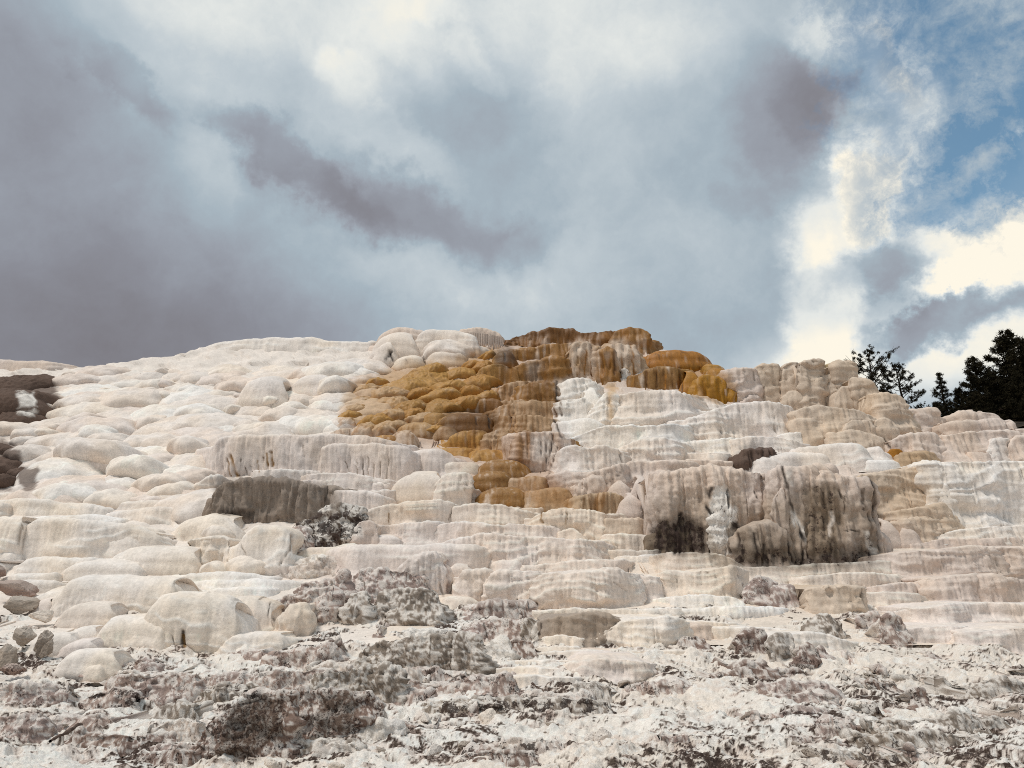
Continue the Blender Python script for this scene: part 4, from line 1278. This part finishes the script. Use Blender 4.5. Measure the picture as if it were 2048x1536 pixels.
def ground_sheet():
    cx = uniq(np.r_[np.linspace(-2600, -600, 40), np.arange(-600, -40, 8.), np.arange(-40, 2090, 2.4), np.arange(2090, 2700, 8.), np.linspace(2700, 4800, 40)])
    ry = uniq(np.r_[np.linspace(2600, 1560, 14), np.arange(1560, 1215, -1.35)])[::-1]
    PX, PY = np.meshgrid(cx, ry, indexing='ij')
    dd = np.interp(PY, np.r_[_rows, 2600], np.r_[_dist, 1.9]) * (1 + .05 * np.sin(PX / 520. + 1))
    P = EYE + ray(PX, PY) * dd[..., None]
    u = dd / FPX
    fade = sstep(2200, 1600, PY) 
    # broken crust steps
    hgt = .12
    z = P[..., 2] * 1.0 + .16 * fbm(P / np.array([1.6, 1.0, 1]), 91, 3) + .05 * perlin(P / .35, 92)
    lv = z / hgt; fr = lv - np.floor(lv)
    stp = sstep(.15, .85, fr)
    P0 = P.copy()
    P[..., 2] += (stp - fr) * hgt * 1.0 * fade
    # lumps, pits and crumbs
    P0 = P.copy()
    rough = .55 + .45 * sstep(-.3, .4, perlin(P0 / 1.3, 93))
    nz = .14 * fbm(P0 / 1.1, 94, 2) + rough * (.060 * perlin(P0 / .32, 96) + .050 * perlin(P0 / .14, 97) + .032 * perlin(P0 / .06, 98) + .016 * perlin(P0 / .028, 99))
    pit = sstep(.42, .62, perlin(P0 / .34, 101)) * .09
    P[..., 2] += (nz * .8 - pit) * fade
    P[..., 1] -= nz * .3 * fade
    gu = np.gradient(P, axis=0); gv = np.gradient(P, axis=1)
    N = np.cross(gu, gv); N /= np.linalg.norm(N, axis=-1, keepdims=True) + 1e-9
    up = np.abs(N[..., 2])
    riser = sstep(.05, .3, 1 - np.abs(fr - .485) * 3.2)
    P0 = P0 * np.array([1, 1, 1.3])
    big = fbm(P0 / 1.2, 111, 4, .55); med = fbm(P0 / .28, 113, 4, .6); fine = fbm(P0 / .06, 115, 3, .6)
    hue = perlin(P0 / 1.8, 117)
    base = PAL['W'] * (1 - sstep(-.2, .4, hue))[..., None] + PAL['C'] * sstep(-.2, .4, hue)[..., None]
    # towards the steps at the right the crust is cleaner and creamier
    X, Y = PX, PY
    cream = sstep(900, 1500, X) * sstep(1440, 1340, Y)
    base = base * (1 - cream[..., None]) + PAL['C'] * cream[..., None]
    fine2 = fbm(P0 / .045, 119, 3, .65); mid2 = fbm(P0 / .13, 121, 3, .6)
    col = base * (1 + .08 * fine)[..., None]
    pink = sstep(-.05, .35, .7 * med + .5 * mid2 + .3 * big - .15 * cream)[..., None] * .40
    col = col * (1 - pink) + PAL['p'] * np.array([1.0, .96, .95]) * pink
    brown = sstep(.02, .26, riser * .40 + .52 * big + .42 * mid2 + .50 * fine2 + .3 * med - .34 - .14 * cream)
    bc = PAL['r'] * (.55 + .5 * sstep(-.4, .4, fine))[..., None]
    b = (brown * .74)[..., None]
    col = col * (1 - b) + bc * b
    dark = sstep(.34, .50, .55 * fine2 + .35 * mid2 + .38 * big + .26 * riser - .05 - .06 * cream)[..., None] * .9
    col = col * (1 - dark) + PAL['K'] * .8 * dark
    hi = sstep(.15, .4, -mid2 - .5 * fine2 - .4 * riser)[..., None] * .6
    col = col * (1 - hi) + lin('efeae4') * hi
    sp = np.clip(.24 + .36 * brown + .28 * big, 0, .78)
    stain_and_shade(P, 0.012, col, sp)
    rgba = np.concatenate([np.clip(col, .01, .84), sp[..., None]], -1).reshape(-1, 4)
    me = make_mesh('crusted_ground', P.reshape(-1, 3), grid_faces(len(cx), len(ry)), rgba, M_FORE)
    o = link('ground', me)
    tag(o, 'white and brown crusted rocky ground in front of the terraces', None, None, 'structure')
    # wide plain under everything, out to the horizon
    k = 64; V = [[0, 0, -.35]]
    for a in range(k): V.append([math.cos(a * math.tau / k) * 2500, math.sin(a * math.tau / k) * 2500, -.35])
    F = [[0, 1 + a, 1 + (a + 1) % k] for a in range(k)]
    me = make_mesh('plain', np.array(V), F, np.tile([*PAL['g'] * .8, .1], (k + 1, 1)), M_DRY)
    tag(link('plain', me), 'pale ground reaching away to the horizon', None, None, 'structure')
    return o


hill_sheet()
GROUND = ground_sheet()

# ------------------------------------------------------------------ trees behind the shoulder
def plain_mat(name, c1, c2, scale, rough=.9):
    m = bpy.data.materials.new(name); m.use_nodes = True
    N = m.node_tree.nodes; L = m.node_tree.links; b = N['Principled BSDF']; b.inputs['Roughness'].default_value = rough
    b.inputs['Specular IOR Level'].default_value = .1
    n = N.new('ShaderNodeTexNoise'); n.inputs['Scale'].default_value = scale; n.inputs['Detail'].default_value = 5
    r = N.new('ShaderNodeValToRGB'); r.color_ramp.elements[0].position = .35; r.color_ramp.elements[1].position = .65
    r.color_ramp.elements[0].color = (*c1, 1); r.color_ramp.elements[1].color = (*c2, 1)
    g = N.new('ShaderNodeNewGeometry'); L.new(g.outputs['Position'], n.inputs['Vector'])
    L.new(n.outputs['Fac'], r.inputs[0]); L.new(r.outputs[0], b.inputs['Base Color'])
    return m


M_NEEDLE = plain_mat('pine_needles', (.010, .009, .005), (.040, .032, .016), 2.5)
M_BARK = plain_mat('bark', (.012, .008, .006), (.04, .026, .018), 6)
M_WOOD = plain_mat('weathered_wood', (.07, .045, .035), (.17, .12, .095), 14)
M_SOIL = plain_mat('forest_soil', (.015, .011, .008), (.06, .045, .03), 1.2)


class TB:
    def __init__(s): s.V = []; s.F = []; s.n = 0
    def add(s, V, F): s.V.append(np.asarray(V, float)); s.F.append(np.asarray(F, int) + s.n); s.n += len(V)
    def tube(s, pts, rad, k=6):
        pts = np.asarray(pts, float); rad = np.broadcast_to(rad, (len(pts),))
        t = np.gradient(pts, axis=0); t /= np.linalg.norm(t, axis=1)[:, None] + 1e-9
        a = np.cross(t, [0.31, .95, .05]); a /= np.linalg.norm(a, axis=1)[:, None] + 1e-9
        b = np.cross(t, a)
        th = np.arange(k) * 2 * np.pi / k
        V = pts[:, None] + rad[:, None, None] * (a[:, None] * np.cos(th)[None, :, None] + b[:, None] * np.sin(th)[None, :, None])
        i = np.arange(len(pts) - 1)[:, None] * k; j = np.arange(k)[None]; j2 = (j + 1) % k
        s.add(V.reshape(-1, 3), np.stack([i + j, i + j2, i + k + j2, i + k + j], -1).reshape(-1, 4))
    def mesh(s, name, mat): return make_mesh(name, np.concatenate(s.V), np.concatenate(s.F), None, mat)


def tufts(centres, sizes, r, per, width):
    """sprays of needles: thin blades fanning out of each centre"""
    n = len(centres)
    d = r.normal(size=(n, per, 3)); d[..., 2] += .45; d /= np.linalg.norm(d, axis=-1, keepdims=True)
    ln = sizes[:, None] * r.uniform(.6, 1.15, (n, per))
    base = centres[:, None] + d * (ln * .05)[..., None] + r.normal(size=(n, per, 3)) * (sizes[:, None, None] * .16)
    side = np.cross(d, r.normal(size=(n, per, 3))); side /= np.linalg.norm(side, axis=-1, keepdims=True) + 1e-9
    w = width * r.uniform(.7, 1.3, (n, per))[..., None]
    tip = base + d * ln[..., None]; mid = base + d * (ln * .5)[..., None]
    V = np.stack([base, mid + side * w, tip, mid - side * w], 2).reshape(-1, 3)
    F = np.arange(len(V)).reshape(-1, 4)
    return V, F


def pine(px, py, dist, height, spread, label, seed, dense=1.0, shape='open', lean=0., group=None, name='pine_tree', bare=.25):
    r = np.random.default_rng(seed)
    loc = EYE + ray(px, py) * dist
    e = bpy.data.objects.new(name, None); COL.objects.link(e); e.location = loc.tolist()
    tag(e, label, 'tree', group)
    tr = TB(); k = 14
    t = np.linspace(0, 1, k)
    wob = np.cumsum(r.normal(size=(k, 2)) * .012 * height, 0)
    axis = np.stack([wob[:, 0] * .6 + lean * t * height, wob[:, 1] * .6, t * height], -1)
    tr.tube(axis, (.030 * height) * (1 - t * .88), 7)
    C, S = [], []
    nb = int((34 if shape == 'open' else 58) * dense)
    for i in range(nb):
        h = bare + (1 - bare) * ((i + r.uniform(0, 1)) / nb)
        p0 = np.array([np.interp(h, t, axis[:, j]) for j in range(3)])
        f = (h - bare) / (1 - bare)
        if shape == 'open': L = spread * (math.sin(math.pi * min(1, .22 + f * .80)) ** .8 * r.uniform(.5, 1.15) + .08)
        elif shape == 'layer': L = spread * ((1 - f) ** .62 * r.uniform(.55, 1.1) + .06)
        else: L = spread * ((1 - f) ** .85 * r.uniform(.75, 1.1) + .07)
        a = i * 2.399 + r.uniform(-.6, .6)
        el = (r.uniform(-.05, .5) + .5 * f) if shape == 'open' else r.uniform(-.25, .12) + .4 * f
        m = 6; q = np.linspace(0, 1, m)
        dirh = np.array([math.cos(a), math.sin(a), 0])
        curve = p0 + dirh * (q * L * math.cos(el))[:, None] + np.array([0, 0, 1.]) * (math.sin(el) * L * q + (.16 if shape == 'open' else .10) * L * q ** 2.2)[:, None]
        curve += np.cumsum(r.normal(size=(m, 3)) * L * .035, 0) * (q > 0)[:, None]
        tr.tube(curve, .0075 * height * (1 - h * .5) * (1 - q * .8), 4)
        ns = max(2, int(L / (height * (.040 if shape == 'open' else .027)) * dense))
        for s in range(ns):
            qq = r.uniform(.30 if shape == 'open' else .12, 1.0)
            b0 = np.array([np.interp(qq, q, curve[:, j]) for j in range(3)])
            dv = dirh * r.uniform(.1, 1) + np.array([-dirh[1], dirh[0], 0]) * r.uniform(-1, 1) + np.array([0, 0, r.uniform(.0, .8)])
            dv /= np.linalg.norm(dv); l2 = L * r.uniform(.10, .30)
            b1 = b0 + dv * l2
            tr.tube(np.stack([b0, (b0 + b1) / 2 + [0, 0, .02 * L], b1]), np.array([.003, .0025, .0015]) * height, 3)
            for w in np.linspace(.45, 1, 3):
                C.append(b0 + (b1 - b0) * w); S.append(height * (.027 if shape == 'open' else .037) * r.uniform(.6, 1.35))
    C = np.array(C); S = np.array(S)
    V, F = tufts(C, S, r, 13, height * .0036)
    link('trunk', tr.mesh('trunk', M_BARK), e)
    link('crown', make_mesh('crown', V, F, None, M_NEEDLE, False), e)
    return e


def dark_slope():
    """dark wooded slope rising behind the shoulder of the hill"""
    nx, ny = 60, 40
    X, Yd = np.meshgrid(np.linspace(0, 1, nx), np.linspace(0, 1, ny), indexing='ij')
    x = 26 + 60 * X; y = 52 + 70 * Yd
    pxp = 1024 + FPX * x / (y * 1.02)
    z = 1.6 + y * .215 + (x - 32) * .13 - 1.0 + 1.2 * fbm(np.stack([x / 9, y / 9, x * 0], -1), 121, 3)
    z = np.where(Yd > .4, z - (Yd - .4) * 26, z)
    z = z - sstep(.12, 0., X) * 9
    P = np.stack([x, y, z], -1)
    me = make_mesh('wooded_slope', P.reshape(-1, 3), grid_faces(nx, ny), None, M_SOIL)
    tag(link('hill', me), 'dark wooded slope behind the shoulder of pale rock', None, None, 'structure')


dark_slope()
pine(1756, 850, 60, 6.4, 2.3, 'open crowned pine standing nearest the tan cliff', 3, 1.0, 'open', .0, bare=.30)
pine(1821, 862, 60, 5.6, 2.0, 'bushy pine just beyond the one beside the tan cliff', 8, 1.1, 'open', -.02, bare=.28)
pine(1900, 866, 66, 5.6, 1.5, 'small pointed conifer alone between the pine pair and the dark grove', 12, 1.0, 'cone', 0, bare=.05)
pine(1975, 860, 64, 6.6, 2.1, 'round topped conifer at the front edge of the dark grove', 21, 1.6, 'layer', 0, bare=.02)
pine(2036, 860, 66, 9.1, 3.3, 'tallest conifer of the dark grove at the picture edge', 31, 1.5, 'layer', 0, bare=.02)
pine(2090, 860, 66, 8.6, 3.0, 'conifer cut off by the picture edge behind the tallest one', 33, 1.6, 'layer', 0, bare=.02)
pine(1850, 868, 63, 2.6, 1.3, 'low scrubby pine between the bushy pine and the small pointed conifer', 44, 1.2, 'open', 0, bare=.1)
pine(1935, 868, 65, 4.2, 2.0, 'low broad conifer filling the gap beside the small pointed one', 51, 1.5, 'cone', 0, bare=.0)
pine(2002, 868, 65, 5.6, 2.4, 'dense dark conifer below the tallest one of the grove', 52, 1.7, 'cone', 0, bare=.0)
pine(1880, 872, 64, 2.9, 1.6, 'short dark conifer in front of the small pointed one', 53, 1.5, 'cone', 0, bare=.0)
pine(1960, 872, 63, 3.6, 2.2, 'squat dark conifer just above the stepped rock shoulder', 54, 1.7, 'cone', 0, bare=.0)
pine(2050, 850, 63, 4.6, 2.2, 'dark conifer overhanging the soil at the picture edge', 55, 1.6, 'cone', 0, bare=.0)

# ------------------------------------------------------------------ loose stones and fallen slabs
def rock_mesh(name, sx, sy, sz, seed, mat, c, spk=.3, flat=0, rough=.10):
    k, m = 34, 22
    th = np.linspace(0, 2 * np.pi, k, endpoint=False); ph = np.linspace(-np.pi / 2, np.pi / 2, m)
    TH, PH = np.meshgrid(th, ph, indexing='ij')
    U = np.stack([np.cos(TH) * np.cos(PH), np.sin(TH) * np.cos(PH), np.sin(PH)], -1)
    R = np.random.default_rng(seed)
    # facets: cut a ball by random planes
    rad = np.ones(TH.shape) * 1.25
    for _ in range(11):
        d = R.normal(size=3); d /= np.linalg.norm(d); dist = R.uniform(.50, .85)
        c_ = U @ d; rad = np.where(c_ > .05, np.minimum(rad, dist / np.maximum(c_, .05)), rad)
    rad = rad * (1 + rough * fbm(U * 2.2, seed, 3))
    P = U * rad[..., None]
    if flat: P[..., 2] += flat * .06 * np.sign(np.sin(P[..., 2] * 16))
    P = P * np.array([sx, sy, sz])
    i = np.arange(k)[:, None] * m; j = np.arange(m - 1)[None]; i2 = ((np.arange(k) + 1) % k)[:, None] * m
    F = np.stack([i + j, i2 + j, i2 + j + 1, i + j + 1], -1).reshape(-1, 4)
    v = 1 + .22 * fbm(U * 3.1, seed + 5, 3)
    col = PAL[c][None, None] * v[..., None]
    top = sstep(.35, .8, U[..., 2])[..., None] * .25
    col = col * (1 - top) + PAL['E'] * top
    rgba = np.concatenate([col, np.full(TH.shape + (1,), spk)], -1).reshape(-1, 4)
    return make_mesh(name, P.reshape(-1, 3), F, rgba, mat, False)


def place_rock(px, py, w, h, c, label, seed, tilt=(0, 0, 0), name='rock', spk=.25, flat=0, cat='rock', off=-.25):
    d = float(D(px, py)) + off; u = d / FPX
    me = rock_mesh(name, w * TS * u * .5, w * TS * u * .42, h * TS * u * .5, seed, M_OLD, c, spk, flat)
    P = EYE + ray(px, py) * d
    o = link(name, me, None, (P + np.array([0, 0, h * TS * u * .42])).tolist())
    o.rotation_euler = tilt
    tag(o, label, cat)
    return o


def r4(x, y): return tp(4, x, y)


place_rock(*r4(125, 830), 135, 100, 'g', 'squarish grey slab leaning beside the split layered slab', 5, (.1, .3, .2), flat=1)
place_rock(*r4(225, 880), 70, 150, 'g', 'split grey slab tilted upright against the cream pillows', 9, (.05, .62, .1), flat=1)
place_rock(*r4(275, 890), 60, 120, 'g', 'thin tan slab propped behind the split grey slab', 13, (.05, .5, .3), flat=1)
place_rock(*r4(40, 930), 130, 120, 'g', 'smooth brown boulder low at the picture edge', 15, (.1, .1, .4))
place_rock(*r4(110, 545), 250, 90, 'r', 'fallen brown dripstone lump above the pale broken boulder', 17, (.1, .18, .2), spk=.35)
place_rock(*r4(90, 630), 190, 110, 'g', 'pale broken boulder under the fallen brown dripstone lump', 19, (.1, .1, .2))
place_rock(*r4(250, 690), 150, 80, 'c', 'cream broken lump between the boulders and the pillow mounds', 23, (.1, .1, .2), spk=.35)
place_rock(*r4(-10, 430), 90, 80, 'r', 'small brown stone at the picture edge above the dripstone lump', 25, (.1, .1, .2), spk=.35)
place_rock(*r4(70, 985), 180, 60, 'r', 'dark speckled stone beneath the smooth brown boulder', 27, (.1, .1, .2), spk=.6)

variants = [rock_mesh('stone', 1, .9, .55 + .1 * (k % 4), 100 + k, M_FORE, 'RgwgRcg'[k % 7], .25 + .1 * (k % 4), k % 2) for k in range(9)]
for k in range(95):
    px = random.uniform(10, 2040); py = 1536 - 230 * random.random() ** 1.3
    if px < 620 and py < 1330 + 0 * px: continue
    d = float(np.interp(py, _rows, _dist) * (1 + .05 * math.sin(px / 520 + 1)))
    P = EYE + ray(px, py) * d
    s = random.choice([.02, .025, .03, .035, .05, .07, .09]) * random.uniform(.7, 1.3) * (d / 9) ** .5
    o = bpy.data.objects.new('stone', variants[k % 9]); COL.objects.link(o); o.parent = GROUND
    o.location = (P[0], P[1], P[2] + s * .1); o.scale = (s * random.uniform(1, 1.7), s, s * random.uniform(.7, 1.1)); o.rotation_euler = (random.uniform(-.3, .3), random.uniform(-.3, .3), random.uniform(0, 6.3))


def branch(px0, py0, px1, py1, rad, label, seed):
    r = np.random.default_rng(seed)
    a = EYE + ray(px0, py0) * (float(D(px0, py0)) - .12); b = EYE + ray(px1, py1) * (float(D(px1, py1)) - .12)
    q = np.linspace(0, 1, 12)[:, None]
    pts = a + (b - a) * q + np.cumsum(r.normal(size=(12, 3)) * .006, 0); pts[:, 2] += .03
    tb = TB(); tb.tube(pts, rad * np.linspace(1, .45, 12) * (1 + .2 * r.normal(size=12)), 7)
    o = link('branch', tb.mesh('branch', M_WOOD), None)
    tag(o, label, 'branch')


branch(*tp(4, 470, 1300), *tp(4, 300, 1415), .026, 'short dead brown branch lying on the white crust', 2)
branch(*tp(5, 1215, 1060), *tp(5, 1330, 1140), .016, 'thin dark stick lying slanted on the crusted ground', 4)
print('pieces', seed, 'tris', sum(len(o.data.polygons) * 2 for o in bpy.data.objects if o.type == 'MESH'))
